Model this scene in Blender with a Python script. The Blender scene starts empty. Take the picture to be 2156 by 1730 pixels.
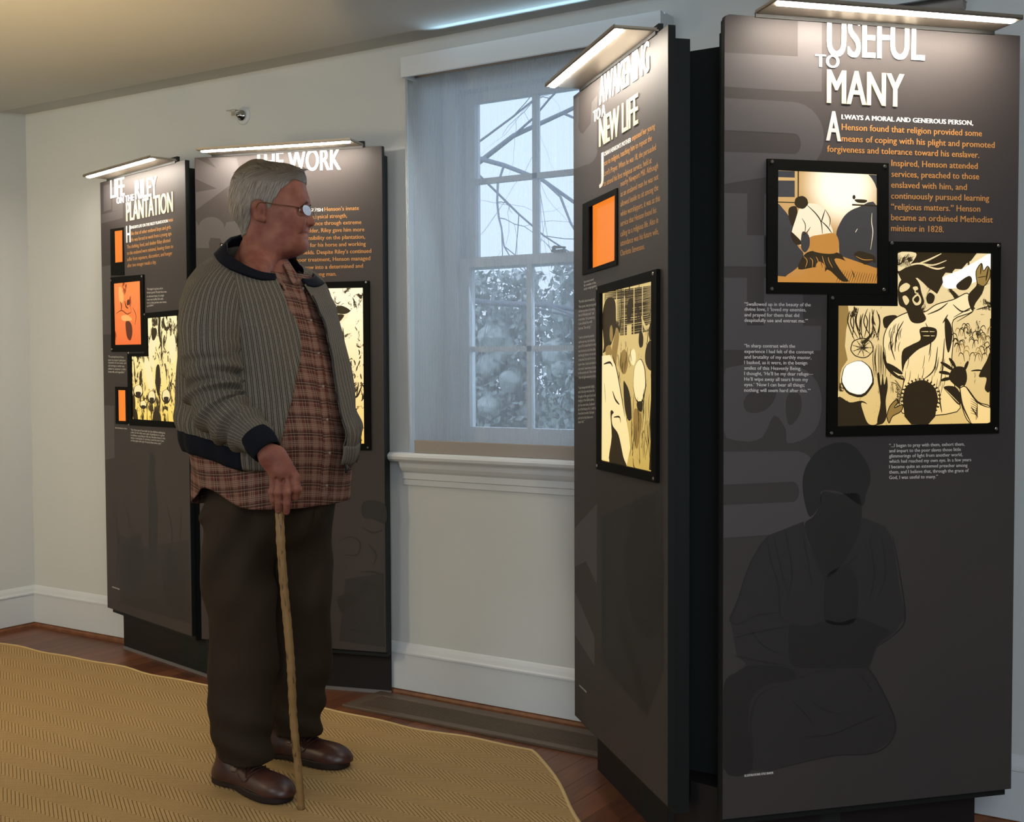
import bpy, bmesh, math, random
import numpy as np
from mathutils import Vector, Matrix, geometry
SC = bpy.context.scene
COL = SC.collection
random.seed(7)
PI = math.pi

# ------------------------------------------------------------------ camera
FPX, YAW, PITCH, ROLL = 2545.95, 0.5805, 0.0394, -0.0043
EYE = np.array([0.0, 0.0, 1.2])
_cy, _sy, _cp, _sp, _cr, _sr = math.cos(YAW), math.sin(YAW), math.cos(PITCH), math.sin(PITCH), math.cos(ROLL), math.sin(ROLL)
_r = np.array([_cy, _sy, 0.0]); _d = np.array([_sp*_sy, -_sp*_cy, -_cp]); FWD = np.array([-_cp*_sy, _cp*_cy, -_sp])
RGT = _r*_cr - _d*_sr; DWN = _r*_sr + _d*_cr
cam = bpy.data.cameras.new('camera'); camo = bpy.data.objects.new('camera', cam); COL.objects.link(camo)
cam.sensor_fit = 'HORIZONTAL'; cam.sensor_width = 36; cam.lens = 36*FPX/2156; cam.clip_start = 0.05; cam.clip_end = 200
m = Matrix.Identity(4)
for i in range(3):
    m[i][0] = RGT[i]; m[i][1] = -DWN[i]; m[i][2] = -FWD[i]; m[i][3] = EYE[i]
camo.matrix_world = m
SC.camera = camo
SC.view_settings.view_transform = 'Standard'; SC.view_settings.look = 'None'
SC.view_settings.gamma = 1; SC.view_settings.use_curve_mapping = False
SC.view_settings.exposure = 0.72

# ------------------------------------------------------------------ world: pale overcast winter sky
w = bpy.data.worlds.new('world'); SC.world = w; w.use_nodes = True
nt = w.node_tree; bg = nt.nodes['Background']
tc = nt.nodes.new('ShaderNodeTexCoord'); sx = nt.nodes.new('ShaderNodeSeparateXYZ'); rp = nt.nodes.new('ShaderNodeValToRGB')
nt.links.new(tc.outputs['Generated'], sx.inputs[0]); nt.links.new(sx.outputs['Z'], rp.inputs[0]); nt.links.new(rp.outputs[0], bg.inputs[0])
rp.color_ramp.elements[0].position = 0.0; rp.color_ramp.elements[0].color = (.60, .70, .84, 1)
rp.color_ramp.elements[1].position = 0.7; rp.color_ramp.elements[1].color = (.66, .80, 1.0, 1)
bg.inputs[1].default_value = 1.3

# ------------------------------------------------------------------ added fill lamps and assumed warm lamps
def area(name, loc, target, size, power, color, sy=None, spread=PI):
    l = bpy.data.lights.new(name, 'AREA'); l.energy = power; l.color = color; l.size = size; l.spread = spread
    if sy: l.shape = 'RECTANGLE'; l.size_y = sy
    o = bpy.data.objects.new(name, l); COL.objects.link(o); o.location = loc
    o.rotation_euler = (Vector(target)-Vector(loc)).to_track_quat('-Z', 'Y').to_euler()
    return o
area('ceiling_lamp_light', (0.6, 0.2, 2.25), (-1.4, 2.6, 0.4), 1.2, 24, (.93, .97, 1.0))  # broad soft fill, added for the general room light
area('ceiling_lamp_light', (-2.6, -0.6, 2.25), (-3.4, 2.4, 0.5), 1.2, 20, (.93, .97, 1.0))  # second added fill, for the left part of the room
area('side_window_light', (0.9, -1.9, 1.5), (-2.6, 3.0, 1.1), 1.3, 34, (.76, .88, 1.0), 1.3)  # cool fill added behind the camera, aimed at the back wall
area('floor_uplight', (-2.6, 1.35, 0.3), (-3.1, 1.9, 2.3), 0.25, 5, (1, .66, .30), spread=1.1)  # assumed unseen warm lamp, added for the orange glow on the ceiling
area('left_wall_lamp', (-4.0, 0.9, 1.5), (-4.88, 2.5, 1.1), 0.4, 12, (1, .80, .48))  # warm lamp assumed out of view, added to brighten the left wall

# ------------------------------------------------------------------ helpers
def ray(px, py): return FWD + (px-1078)/FPX*RGT + (py-865)/FPX*DWN
def on_floor(px, py, z=0): v = ray(px, py); return EYE + v*((z-1.2)/v[2])
def on_wall(px, py, y): v = ray(px, py); return EYE + v*(y/v[1])
def link(o, parent=None):
    COL.objects.link(o)
    if parent is not None: o.parent = parent
    return o
def tag(o, label=None, cat=None, group=None, kind=None):
    if label: o['label'] = label
    if cat: o['category'] = cat
    if group: o['group'] = group
    if kind: o['kind'] = kind
    return o
def empty(name, loc=(0, 0, 0), rz=0, parent=None):
    o = bpy.data.objects.new(name, None); o.location = loc; o.rotation_euler = (0, 0, rz); o.empty_display_size = .1
    return link(o, parent)
def obj(name, bm, mats, parent=None, smooth=False, matrix=None):
    me = bpy.data.meshes.new(name)
    bmesh.ops.recalc_face_normals(bm, faces=bm.faces)
    bm.to_mesh(me); bm.free()
    if not isinstance(mats, (list, tuple)): mats = [mats]
    for mm in mats: me.materials.append(mm)
    if smooth:
        me.shade_smooth()
    o = bpy.data.objects.new(name, me)
    if matrix is not None: o.matrix_local = matrix
    return link(o, parent)
def npmesh(name, V, Fc, mats, parent=None, smooth=True, attrs=None):
    me = bpy.data.meshes.new(name)
    me.from_pydata([tuple(map(float, v)) for v in V], [], [tuple(map(int, f)) for f in Fc]); me.update()
    if attrs:
        for k, a in attrs.items():
            at = me.attributes.new(k, 'FLOAT', 'POINT'); at.data.foreach_set('value', np.asarray(a, dtype=np.float32))
    if smooth: me.shade_smooth()
    if not isinstance(mats, (list, tuple)): mats = [mats]
    for mm in mats: me.materials.append(mm)
    return link(bpy.data.objects.new(name, me), parent)
def box(bm, x0, x1, y0, y1, z0, z1, bev=0, M=None, mi=0):
    vs = [bm.verts.new((x, y, z)) for x in (x0, x1) for y in (y0, y1) for z in (z0, z1)]
    idx = [(0, 1, 3, 2), (4, 6, 7, 5), (0, 4, 5, 1), (2, 3, 7, 6), (0, 2, 6, 4), (1, 5, 7, 3)]
    fs = [bm.faces.new([vs[i] for i in f]) for f in idx]
    for f_ in fs: f_.material_index = mi
    if bev:
        es = list({e for f_ in fs for e in f_.edges})
        r = bmesh.ops.bevel(bm, geom=es, offset=bev, segments=2, affect='EDGES', profile=.5)
        vs = list({v for f_ in r['faces'] for v in f_.verts} | {v for v in vs if v.is_valid})
    if M is not None: bmesh.ops.transform(bm, matrix=M, verts=[v for v in vs if v.is_valid])
    return bm
def prism(bm, pts, z0, z1, mi=0):
    a = [bm.verts.new((p[0], p[1], z0)) for p in pts]; b = [bm.verts.new((p[0], p[1], z1)) for p in pts]
    n = len(pts); fs = [bm.faces.new(a[::-1]), bm.faces.new(b)]
    for i in range(n): fs.append(bm.faces.new([a[i], a[(i+1) % n], b[(i+1) % n], b[i]]))
    for f_ in fs: f_.material_index = mi
    return bm
def extrude_profile(bm, prof, p0, p1, nrm):
    """sweep a (outward, up) profile from p0 to p1; nrm = horizontal outward unit vector"""
    rows = []
    for p in (p0, p1): rows.append([bm.verts.new((p[0]+nrm[0]*a, p[1]+nrm[1]*a, z)) for a, z in prof])
    n = len(prof)
    for i in range(n): bm.faces.new([rows[0][i], rows[0][(i+1) % n], rows[1][(i+1) % n], rows[1][i]])
    bm.faces.new(rows[0]); bm.faces.new(rows[1][::-1])
def tube(bm, pts, rad, seg=8, caps=True, mi=0):
    pts = [Vector(p) for p in pts]; n = len(pts)
    if not hasattr(rad, '__len__'): rad = [rad]*n
    rings = []; up = None
    for i, p in enumerate(pts):
        t = (pts[min(i+1, n-1)]-pts[max(i-1, 0)]).normalized()
        if up is None: up = t.orthogonal().normalized()
        up = (up - t*up.dot(t)).normalized(); sd = t.cross(up)
        rings.append([bm.verts.new(p+(up*math.cos(2*PI*k/seg)+sd*math.sin(2*PI*k/seg))*rad[i]) for k in range(seg)])
    for i in range(n-1):
        for k in range(seg):
            f_ = bm.faces.new([rings[i][k], rings[i][(k+1) % seg], rings[i+1][(k+1) % seg], rings[i+1][k]]); f_.material_index = mi; f_.smooth = True
    if caps: bm.faces.new(rings[0][::-1]); bm.faces.new(rings[-1])
    return bm
def catmull(P, n=6, closed=False):
    P = [np.array(p, float) for p in P]; out = []; m_ = len(P)
    rng = range(m_) if closed else range(m_-1)
    for i in rng:
        if closed: a, b, c, d = P[(i-1) % m_], P[i], P[(i+1) % m_], P[(i+2) % m_]
        else: a, b, c, d = P[max(i-1, 0)], P[i], P[i+1], P[min(i+2, m_-1)]
        for k in range(n):
            t = k/n
            out.append(.5*((2*b)+(-a+c)*t+(2*a-5*b+4*c-d)*t*t+(-a+3*b-3*c+d)*t**3))
    if not closed: out.append(P[-1])
    return out

# ------------------------------------------------------------------ materials
def mat(name, col, rough=.6, spec=.5, metal=0, noise=None, bump=None, emit=None):
    m_ = bpy.data.materials.new(name); m_.use_nodes = True; t = m_.node_tree; b = t.nodes['Principled BSDF']
    b.inputs['Base Color'].default_value = (*col, 1); b.inputs['Roughness'].default_value = rough
    b.inputs['Specular IOR Level'].default_value = spec; b.inputs['Metallic'].default_value = metal
    if emit: b.inputs['Emission Color'].default_value = (*emit[0], 1); b.inputs['Emission Strength'].default_value = emit[1]
    g = None
    if noise or bump:
        g = t.nodes.new('ShaderNodeTexCoord')
    if noise:   # (scale, amount, second colour)
        n = t.nodes.new('ShaderNodeTexNoise'); n.inputs['Scale'].default_value = noise[0]; n.inputs['Detail'].default_value = 5
        t.links.new(g.outputs['Object'], n.inputs['Vector'])
        mx = t.nodes.new('ShaderNodeMix'); mx.data_type = 'RGBA'; mx.inputs[6].default_value = (*col, 1); mx.inputs[7].default_value = (*noise[2], 1)
        mr = t.nodes.new('ShaderNodeMapRange'); mr.inputs[1].default_value = .35; mr.inputs[2].default_value = .65; mr.inputs[4].default_value = noise[1]
        t.links.new(n.outputs['Fac'], mr.inputs[0]); t.links.new(mr.outputs[0], mx.inputs[0]); t.links.new(mx.outputs[2], b.inputs['Base Color'])
    if bump:    # (scale, strength, distance)
        n = t.nodes.new('ShaderNodeTexNoise'); n.inputs['Scale'].default_value = bump[0]; n.inputs['Detail'].default_value = 4
        t.links.new(g.outputs['Object'], n.inputs['Vector'])
        bp = t.nodes.new('ShaderNodeBump'); bp.inputs['Strength'].default_value = bump[1]; bp.inputs['Distance'].default_value = bump[2]
        t.links.new(n.outputs['Fac'], bp.inputs['Height']); t.links.new(bp.outputs[0], b.inputs['Normal'])
    return m_
def nodes_of(m_): t = m_.node_tree; return t, t.nodes['Principled BSDF']
def mth(t, op, a, b=None, c=None):
    n = t.nodes.new('ShaderNodeMath'); n.operation = op
    for i, v in enumerate((a, b, c)):
        if v is None: continue
        if isinstance(v, (int, float)): n.inputs[i].default_value = v
        else: t.links.new(v, n.inputs[i])
    return n.outputs[0]
def mixc(t, f, a, b):
    n = t.nodes.new('ShaderNodeMix'); n.data_type = 'RGBA'
    for i, v in ((0, f), (6, a), (7, b)):
        if isinstance(v, (int, float)): n.inputs[i].default_value = v
        elif isinstance(v, tuple): n.inputs[i].default_value = (*v, 1)
        else: t.links.new(v, n.inputs[i])
    return n.outputs[2]

M = {}
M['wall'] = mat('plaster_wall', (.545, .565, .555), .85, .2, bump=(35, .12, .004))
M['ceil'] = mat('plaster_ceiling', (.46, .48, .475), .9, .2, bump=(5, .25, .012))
M['trim'] = mat('painted_trim', (.57, .60, .62), .45, .4, bump=(20, .05, .002))
M['wood'] = mat('stained_moulding', (.20, .075, .03), .4, .5, noise=(30, .8, (.10, .035, .014)))
M['case'] = mat('kiosk_case', (.010, .013, .012), .55, .25, bump=(300, .1, .0005))
M['plinth'] = mat('kiosk_plinth', (.012, .010, .010), .5, .3)
M['kick'] = mat('plinth_strip', (.16, .15, .15), .35, .5)
M['face'] = mat('panel_print', (.054, .045, .043), .55, .25, noise=(3, .5, (.046, .041, .041)))
M['ghost'] = mat('panel_ghost_lettering', (.078, .069, .070), .5, .35)
M['inkghost'] = mat('panel_ghost_drawing', (.024, .022, .021), .5, .35)
M['inkghost2'] = mat('panel_ghost_shade', (.035, .032, .031), .5, .25)
M['white'] = mat('print_white', (.80, .78, .74), .5, .3)
M['cream'] = mat('print_cream', (.72, .62, .40), .5, .3)
M['orange'] = mat('print_orange', (.62, .29, .08), .5, .3)
M['small'] = mat('print_grey', (.66, .63, .59), .5, .3)
M['frame'] = mat('black_acrylic', (.004, .004, .003), .7, .08)
M['screw'] = mat('screw', (.35, .33, .3), .3, .5, 1)
M['alu'] = mat('brushed_tray', (.42, .37, .30), .42, .5, .85)
M['black'] = mat('black_metal', (.01, .01, .01), .5, .4)
M['led'] = mat('led_strip', (1, 1, 1), .5, .2, emit=((1, .91, .78), 105))
M['vent'] = mat('bronze_vent', (.12, .085, .058), .45, .4, .2)
M['ventdark'] = mat('vent_shadow', (.003, .002, .002), .8, .1)
M['chrome'] = mat('chrome', (.6, .6, .58), .2, .5, 1)
M['glass'] = mat('lens_glass', (1, 1, 1), .02, .5)

# planks: long grain along Y
def wood_floor():
    m_ = mat('oak_floor', (.12, .04, .018), .38, .5); t, b = nodes_of(m_)
    g = t.nodes.new('ShaderNodeTexCoord'); mp = t.nodes.new('ShaderNodeMapping'); mp.inputs['Scale'].default_value = (60, 3, 3)
    t.links.new(g.outputs['Object'], mp.inputs[0]); n = t.nodes.new('ShaderNodeTexNoise'); n.inputs['Scale'].default_value = 1.6; n.inputs['Detail'].default_value = 6
    t.links.new(mp.outputs[0], n.inputs['Vector']); oi = t.nodes.new('ShaderNodeObjectInfo')
    f = mth(t, 'ADD', mth(t, 'MULTIPLY', n.outputs['Fac'], 1.4), mth(t, 'MULTIPLY', oi.outputs['Random'], .5))
    c = mixc(t, mth(t, 'SUBTRACT', f, .5), (.060, .018, .008), (.21, .072, .026)); t.links.new(c, b.inputs['Base Color'])
    bp = t.nodes.new('ShaderNodeBump'); bp.inputs['Strength'].default_value = .25; bp.inputs['Distance'].default_value = .001
    t.links.new(n.outputs['Fac'], bp.inputs['Height']); t.links.new(bp.outputs[0], b.inputs['Normal'])
    return m_
M['plank'] = wood_floor()

# sisal rug: herringbone bands running along the rug's long side (object X)
def rug_mat():
    m_ = mat('sisal_herringbone', (.5, .35, .15), .9, .1); t, b = nodes_of(m_)
    g = t.nodes.new('ShaderNodeTexCoord'); s = t.nodes.new('ShaderNodeSeparateXYZ'); t.links.new(g.outputs['Object'], s.inputs[0])
    X, Y = s.outputs['X'], s.outputs['Y']
    band = 0.0655
    yb = mth(t, 'DIVIDE', Y, band)
    par = mth(t, 'MODULO', mth(t, 'FLOOR', mth(t, 'ADD', yb, 200)), 2)          # 0 / 1
    sgn = mth(t, 'SUBTRACT', mth(t, 'MULTIPLY', par, 2), 1)
    # diagonal cords mirrored from band to band
    q = mth(t, 'ADD', X, mth(t, 'MULTIPLY', mth(t, 'PINGPONG', mth(t, 'ADD', Y, 100*band), band), 1.5))
    per = 0.0185
    fr = mth(t, 'FRACT', mth(t, 'ADD', mth(t, 'DIVIDE', q, per), 500))
    groove = mth(t, 'ABSOLUTE', mth(t, 'SUBTRACT', fr, .5))                     # 0 in the middle .. .5 at the edge
    line = mth(t, 'SMOOTH_MAX', mth(t, 'SUBTRACT', mth(t, 'MULTIPLY', groove, 6), 2.05), 0, .1)
    line = mth(t, 'MINIMUM', line, 1)
    # cross threads of the weave
    p2 = mth(t, 'SUBTRACT', X, mth(t, 'MULTIPLY', mth(t, 'PINGPONG', mth(t, 'ADD', Y, 100*band), band), 1.5))
    f2 = mth(t, 'SINE', mth(t, 'MULTIPLY', p2, 2*PI/.0062))
    f3 = mth(t, 'SINE', mth(t, 'MULTIPLY', Y, 2*PI/.0055))
    n = t.nodes.new('ShaderNodeTexNoise'); n.inputs['Scale'].default_value = 60; n.inputs['Detail'].default_value = 3; t.links.new(g.outputs['Object'], n.inputs['Vector'])
    n2 = t.nodes.new('ShaderNodeTexNoise'); n2.inputs['Scale'].default_value = 1.3; n2.inputs['Detail'].default_value = 3; t.links.new(g.outputs['Object'], n2.inputs['Vector'])
    base = mixc(t, n2.outputs['Fac'], (.42, .27, .115), (.58, .385, .17))
    base = mixc(t, mth(t, 'MULTIPLY', mth(t, 'ADD', mth(t, 'MULTIPLY', f2, .5), .5), .30), base, (.20, .12, .05))
    base = mixc(t, mth(t, 'MULTIPLY', n.outputs['Fac'], .35), base, (.26, .17, .08))
    c = mixc(t, mth(t, 'MULTIPLY', line, .95), base, (.070, .040, .016)); t.links.new(c, b.inputs['Base Color'])
    h = mth(t, 'ADD', mth(t, 'SUBTRACT', 1, line), mth(t, 'MULTIPLY', mth(t, 'ADD', f2, f3), .12))
    bp = t.nodes.new('ShaderNodeBump'); bp.inputs['Strength'].default_value = .6; bp.inputs['Distance'].default_value = .003
    t.links.new(h, bp.inputs['Height']); t.links.new(bp.outputs[0], b.inputs['Normal'])
    return m_
M['rug'] = rug_mat()
M['rugedge'] = mat('rug_binding', (.50, .36, .17), .85, .1, bump=(200, .3, .001))

# ------------------------------------------------------------------ room shell
WY = 3.4262; WR = 3.28; WXL = -4.8844; CH = 2.3202; JOG = -1.25
X1R = 2.6; YF = -2.2
def wall_with_holes(name, x0, x1, z0, z1, y, th, holes):
    bm = bmesh.new(); xs = sorted({x0, x1, *[h[0] for h in holes], *[h[1] for h in holes]})
    for a, b in zip(xs[:-1], xs[1:]):
        hz = [h for h in holes if h[0] <= a and h[1] >= b]
        if not hz: box(bm, a, b, y, y+th, z0, z1)
        else: box(bm, a, b, y, y+th, z0, hz[0][2]); box(bm, a, b, y, y+th, hz[0][3], z1)
    bmesh.ops.remove_doubles(bm, verts=bm.verts, dist=1e-5)
    return tag(obj(name, bm, M['wall']), kind='structure')
W1 = (-2.69, -1.72, .88, 2.26)
W2 = (-1.14, -0.80, .88, 2.10)
wall_with_holes('wall_back', WXL-.15, JOG, 0, CH+.1, WY, .38, [W1])
wall_with_holes('wall_right_bay', JOG, X1R, 0, CH+.1, WR, .38, [W2])
bm = bmesh.new(); box(bm, WXL-.15, WXL, YF, WY, 0, CH+.1); tag(obj('wall_left', bm, M['wall']), kind='structure')
bm = bmesh.new(); box(bm, X1R, X1R+.15, YF, WR, 0, CH+.1); tag(obj('wall_right', bm, M['wall']), kind='structure')
bm = bmesh.new(); box(bm, WXL-.15, X1R+.15, YF-.15, YF, 0, CH+.1); tag(obj('wall_front', bm, M['wall']), kind='structure')
# ceiling, softly rounded where it meets the window wall
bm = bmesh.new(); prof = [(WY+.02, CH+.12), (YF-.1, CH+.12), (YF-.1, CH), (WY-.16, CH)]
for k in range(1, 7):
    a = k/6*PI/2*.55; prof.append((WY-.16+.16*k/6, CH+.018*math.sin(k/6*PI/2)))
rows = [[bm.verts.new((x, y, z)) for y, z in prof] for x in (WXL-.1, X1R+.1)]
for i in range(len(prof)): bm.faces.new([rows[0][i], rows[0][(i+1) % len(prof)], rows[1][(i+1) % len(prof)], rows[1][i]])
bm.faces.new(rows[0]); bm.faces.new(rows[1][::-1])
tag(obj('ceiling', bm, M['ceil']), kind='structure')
# floor: sub-floor + planks running towards the window wall
bm = bmesh.new(); box(bm, WXL-.15, X1R+.15, YF-.15, WY+.1, -.12, -.012); floor = tag(obj('floor', bm, M['ventdark']), kind='structure')
PWD = .083; meshes = {}
x = WXL; k = 0
while x < X1R:
    cut = [0.9, 1.6, 2.3, 0.4][k % 4] + .13*((k*7) % 5)
    segs = [(YF, cut), (cut, WY)]
    for (a, b) in segs:
        key = round(b-a, 3)
        if key not in meshes:
            bm = bmesh.new(); box(bm, .0006, PWD-.0006, 0, b-a-.001, -.014, 0)
            me = bpy.data.meshes.new('plank'); bm.normal_update(); bmesh.ops.recalc_face_normals(bm, faces=bm.faces); bm.to_mesh(me); bm.free(); me.materials.append(M['plank']); meshes[key] = me
        o = bpy.data.objects.new('plank', meshes[key]); o.location = (x, a, 0); link(o, floor)
    x += PWD; k += 1
# baseboards with moulded cap, and the stained quarter-round below
BP = [(0, .022), (.016, .022), (.016, .150), (.020, .152), (.020, .158), (.014, .163), (.010, .176), (.004, .186), (0, .190)]
QP = [(0, 0), (.022, 0), (.021, .009), (.016, .017), (.009, .022), (0, .024)]
for nm, p0, p1, nr in (('back', (WXL, WY), (JOG, WY), (0, -1)), ('bay', (JOG, WR), (X1R, WR), (0, -1)), ('left', (WXL, YF), (WXL, WY), (1, 0)), ('jog', (JOG, WR), (JOG, WY), (-1, 0))):
    bm = bmesh.new(); extrude_profile(bm, BP, p0, p1, nr); tag(obj('baseboard_'+nm, bm, M['trim']), kind='structure')
    bm = bmesh.new(); extrude_profile(bm, QP, p0, p1, nr); tag(obj('trim_1' if nm == 'back' else 'trim_'+str({'bay': 2, 'left': 3, 'jog': 4}[nm]), bm, M['wood']), kind='structure')

# ------------------------------------------------------------------ windows
def window(num, x0, x1, z0, z1, y, cols):
    """recessed six-over-six double hung sash; y = room side of the wall"""
    root = empty('window_%d' % num, ((x0+x1)/2, y+.24, z0)); tag(root, kind='structure')
    W = x1-x0; H = z1-z0
    bm = bmesh.new(); d0, d1 = -.02, .10
    for a in ((-W/2, -W/2+.055), (W/2-.055, W/2)): box(bm, *a, d0, d1, 0, H)
    box(bm, -W/2+.055, W/2-.055, d0, d1, H-.06, H); box(bm, -W/2+.055, W/2-.055, d0, d1, 0, .035)
    obj('window_frame', bm, M['trim'], root)
    fx = W/2-.055; mid = H*.50
    for nm, za, zb, ya in (('lower_sash', .035, mid+.02, .0), ('upper_sash', mid-.02, H-.06, .042)):
        bm = bmesh.new(); s = .042
        box(bm, -fx, -fx+s, ya, ya+.036, za, zb); box(bm, fx-s, fx, ya, ya+.036, za, zb)
        box(bm, -fx+s, fx-s, ya, ya+.036, zb-.036, zb); box(bm, -fx+s, fx-s, ya, ya+.036, za, za+.05 if nm == 'lower_sash' else za+.036)
        so = obj(nm, bm, M['trim'], root)
        iw = 2*(fx-s)/cols
        for c in range(1, cols):
            bm = bmesh.new(); xx = -fx+s+iw*c; box(bm, xx-.010, xx+.010, ya+.006, ya+.030, za+.036, zb-.036); obj('muntin', bm, M['trim'], so)
        bm = bmesh.new(); zz = (za+zb)/2; box(bm, -fx+s, fx-s, ya+.006, ya+.030, zz-.010, zz+.010); obj('muntin', bm, M['trim'], so)
        for c in range(cols):
            for r_ in range(2):
                bm = bmesh.new(); xa = -fx+s+iw*c+.010*(c > 0); xb = -fx+s+iw*(c+1)-.010*(c < cols-1)
                zl = (za+.036, zz-.010) if r_ == 0 else (zz+.010, zb-.036)
                box(bm, xa, xb, ya+.016, ya+.019, *zl); obj('pane', bm, M['pane'], so)
    bm = bmesh.new(); box(bm, -.02, .03, -.020, .0, mid+.02, mid+.028); tube(bm, [(-.014, -.01, mid+.028), (-.014, -.01, mid+.040)], .007); tube(bm, [(-.014, -.01, mid+.038), (.035, -.012, mid+.034)], [.006, .003])
    obj('sash_lock', bm, M['vent'], root)
    # stool and apron
    bm = bmesh.new(); P_ = [(-.24, -.028), (.045, -.028), (.055, -.020), (.058, -.010), (.055, -.002), (.045, .004), (-.24, .004)]
    extrude_profile(bm, [(a, b) for a, b in P_], (-W/2-.055, -.24), (W/2+.055, -.24), (0, -1)); obj('window_sill', bm, M['trim'], root)
    bm = bmesh.new(); P_ = [(0, -.115), (.008, -.115), (.010, -.095), (.014, -.092), (.014, -.070), (.022, -.062), (.030, -.050), (.034, -.036), (.038, -.030), (.038, -.0285), (0, -.0285)]
    extrude_profile(bm, P_, (-W/2-.02, -.24), (W/2+.02, -.24), (0, -1)); obj('window_apron', bm, M['trim'], root)
    return root
def pane_mat():
    m_ = bpy.data.materials.new('window_glass'); m_.use_nodes = True; t = m_.node_tree; t.nodes.remove(t.nodes['Principled BSDF'])
    out = t.nodes['Material Output']; tr = t.nodes.new('ShaderNodeBsdfTransparent'); tr.inputs[0].default_value = (.93, .96, .98, 1)
    gl = t.nodes.new('ShaderNodeBsdfGlossy'); gl.inputs['Roughness'].default_value = .55
    fr = t.nodes.new('ShaderNodeFresnel'); fr.inputs[0].default_value = 1.2; mx = t.nodes.new('ShaderNodeMixShader')
    t.links.new(fr.outputs[0], mx.inputs[0]); t.links.new(tr.outputs[0], mx.inputs[1]); t.links.new(gl.outputs[0], mx.inputs[2]); t.links.new(mx.outputs[0], out.inputs[0])
    return m_
M['pane'] = pane_mat()
def shade_mat():
    m_ = bpy.data.materials.new('sheer_shade'); m_.use_nodes = True; t = m_.node_tree; t.nodes.remove(t.nodes['Principled BSDF'])
    out = t.nodes['Material Output']; tr = t.nodes.new('ShaderNodeBsdfTransparent'); df = t.nodes.new('ShaderNodeBsdfDiffuse'); tl = t.nodes.new('ShaderNodeBsdfTranslucent')
    df.inputs[0].default_value = (.34, .35, .36, 1); tl.inputs[0].default_value = (.42, .46, .50, 1)
    m1 = t.nodes.new('ShaderNodeMixShader'); m1.inputs[0].default_value = .5; t.links.new(df.outputs[0], m1.inputs[1]); t.links.new(tl.outputs[0], m1.inputs[2])
    g = t.nodes.new('ShaderNodeTexCoord'); s = t.nodes.new('ShaderNodeSeparateXYZ'); t.links.new(g.outputs['Object'], s.inputs[0])
    mp = t.nodes.new('ShaderNodeMapping'); mp.inputs['Scale'].default_value = (420, 1, 2.5); t.links.new(g.outputs['Object'], mp.inputs[0])
    n = t.nodes.new('ShaderNodeTexNoise'); n.inputs['Scale'].default_value = 1; n.inputs['Detail'].default_value = 2; t.links.new(mp.outputs[0], n.inputs['Vector'])
    a = mth(t, 'ADD', mth(t, 'MULTIPLY', mth(t, 'SINE', mth(t, 'MULTIPLY', s.outputs['X'], 2*PI/.0052)), .05), mth(t, 'ADD', mth(t, 'MULTIPLY', n.outputs['Fac'], .14), .43))
    m2 = t.nodes.new('ShaderNodeMixShader'); t.links.new(a, m2.inputs[0]); t.links.new(m1.outputs[0], m2.inputs[1]); t.links.new(tr.outputs[0], m2.inputs[2]); t.links.new(m2.outputs[0], out.inputs[0])
    return m_
M['shade'] = shade_mat()
M['hem'] = mat('shade_hem', (.30, .27, .24), .8, .2, bump=(400, .2, .0006))
window(1, *W1, WY, 3)
window(2, *W2, WR, 2)
def blind(x0, x1, zt, zb, y, zv, vx0, vx1, label):
    root = empty('roller_shade', ((x0+x1)/2, y, zb)); tag(root, label, 'window shade')
    W = (x1-x0)/2; H = zt-zb; cx = (x0+x1)/2
    bm = bmesh.new(); n = 24
    vs = [[bm.verts.new((-W+2*W*i/n, .002*math.sin(i*1.3+k), .042+(H-.042)*k)) for i in range(n+1)] for k in (0, 1)]
    for i in range(n): bm.faces.new([vs[0][i], vs[0][i+1], vs[1][i+1], vs[1][i]])
    obj('shade_cloth', bm, M['shade'], root)
    bm = bmesh.new(); box(bm, -W, W, -.005, .005, 0, .046, .002); obj('hem_bar', bm, M['hem'], root)
    bm = bmesh.new(); tube(bm, [(-W, .012, H+.02), (W, .012, H+.02)], .02, 16); obj('roller_tube', bm, M['hem'], root)
    bm = bmesh.new(); a, b = vx0-cx, vx1-cx
    box(bm, a, b, -.062, -.050, zv[0]-zb, zv[1]-zb, .001); box(bm, a, a+.012, -.050, .05-.025, zv[0]-zb, zv[1]-zb); box(bm, b-.012, b, -.050, .05-.025, zv[0]-zb, zv[1]-zb)
    obj('valance', bm, M['trim'], root)
    return root
b1 = blind(-2.640, -1.73, 2.20, .884, WY-.03, (2.192, 2.262), -2.643, -1.645, 'sheer grey roller shade lowered over the tall window in the middle of the wall')
bm = bmesh.new(); tube(bm, [(-.475, -.005, 1.33), (-.474, -.004, .7), (-.468, -.004, .06), (-.470, -.012, .005)], .0022, 6)
tube(bm, [(-.480, -.006, 1.33), (-.480, -.005, .6), (-.478, -.006, .004)], .0022, 6); obj('pull_cord', bm, M['trim'], b1, True)
blind(-1.13, -.747, 2.10, .884, WR-.03, (2.121, 2.215), -1.22, -.747+.004, 'dark sheer roller shade behind the lamp of the rightmost display panel')
# added lamp standing in for daylight slipping over the valance on to the ceiling
area('window_top_light', (-2.05, WY-.060, 2.262), (-2.05, WY-.15, 2.33), .85, .30, (.50, .78, 1.0), .015, 1.0)
area('window_daylight', (-2.2, WY+.20, 1.6), (-2.2, 2.0, 1.0), .8, 2, (.62, .80, 1.0), 1.2)  # added lamp in the recess, helps light the roller shade from behind

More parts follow.
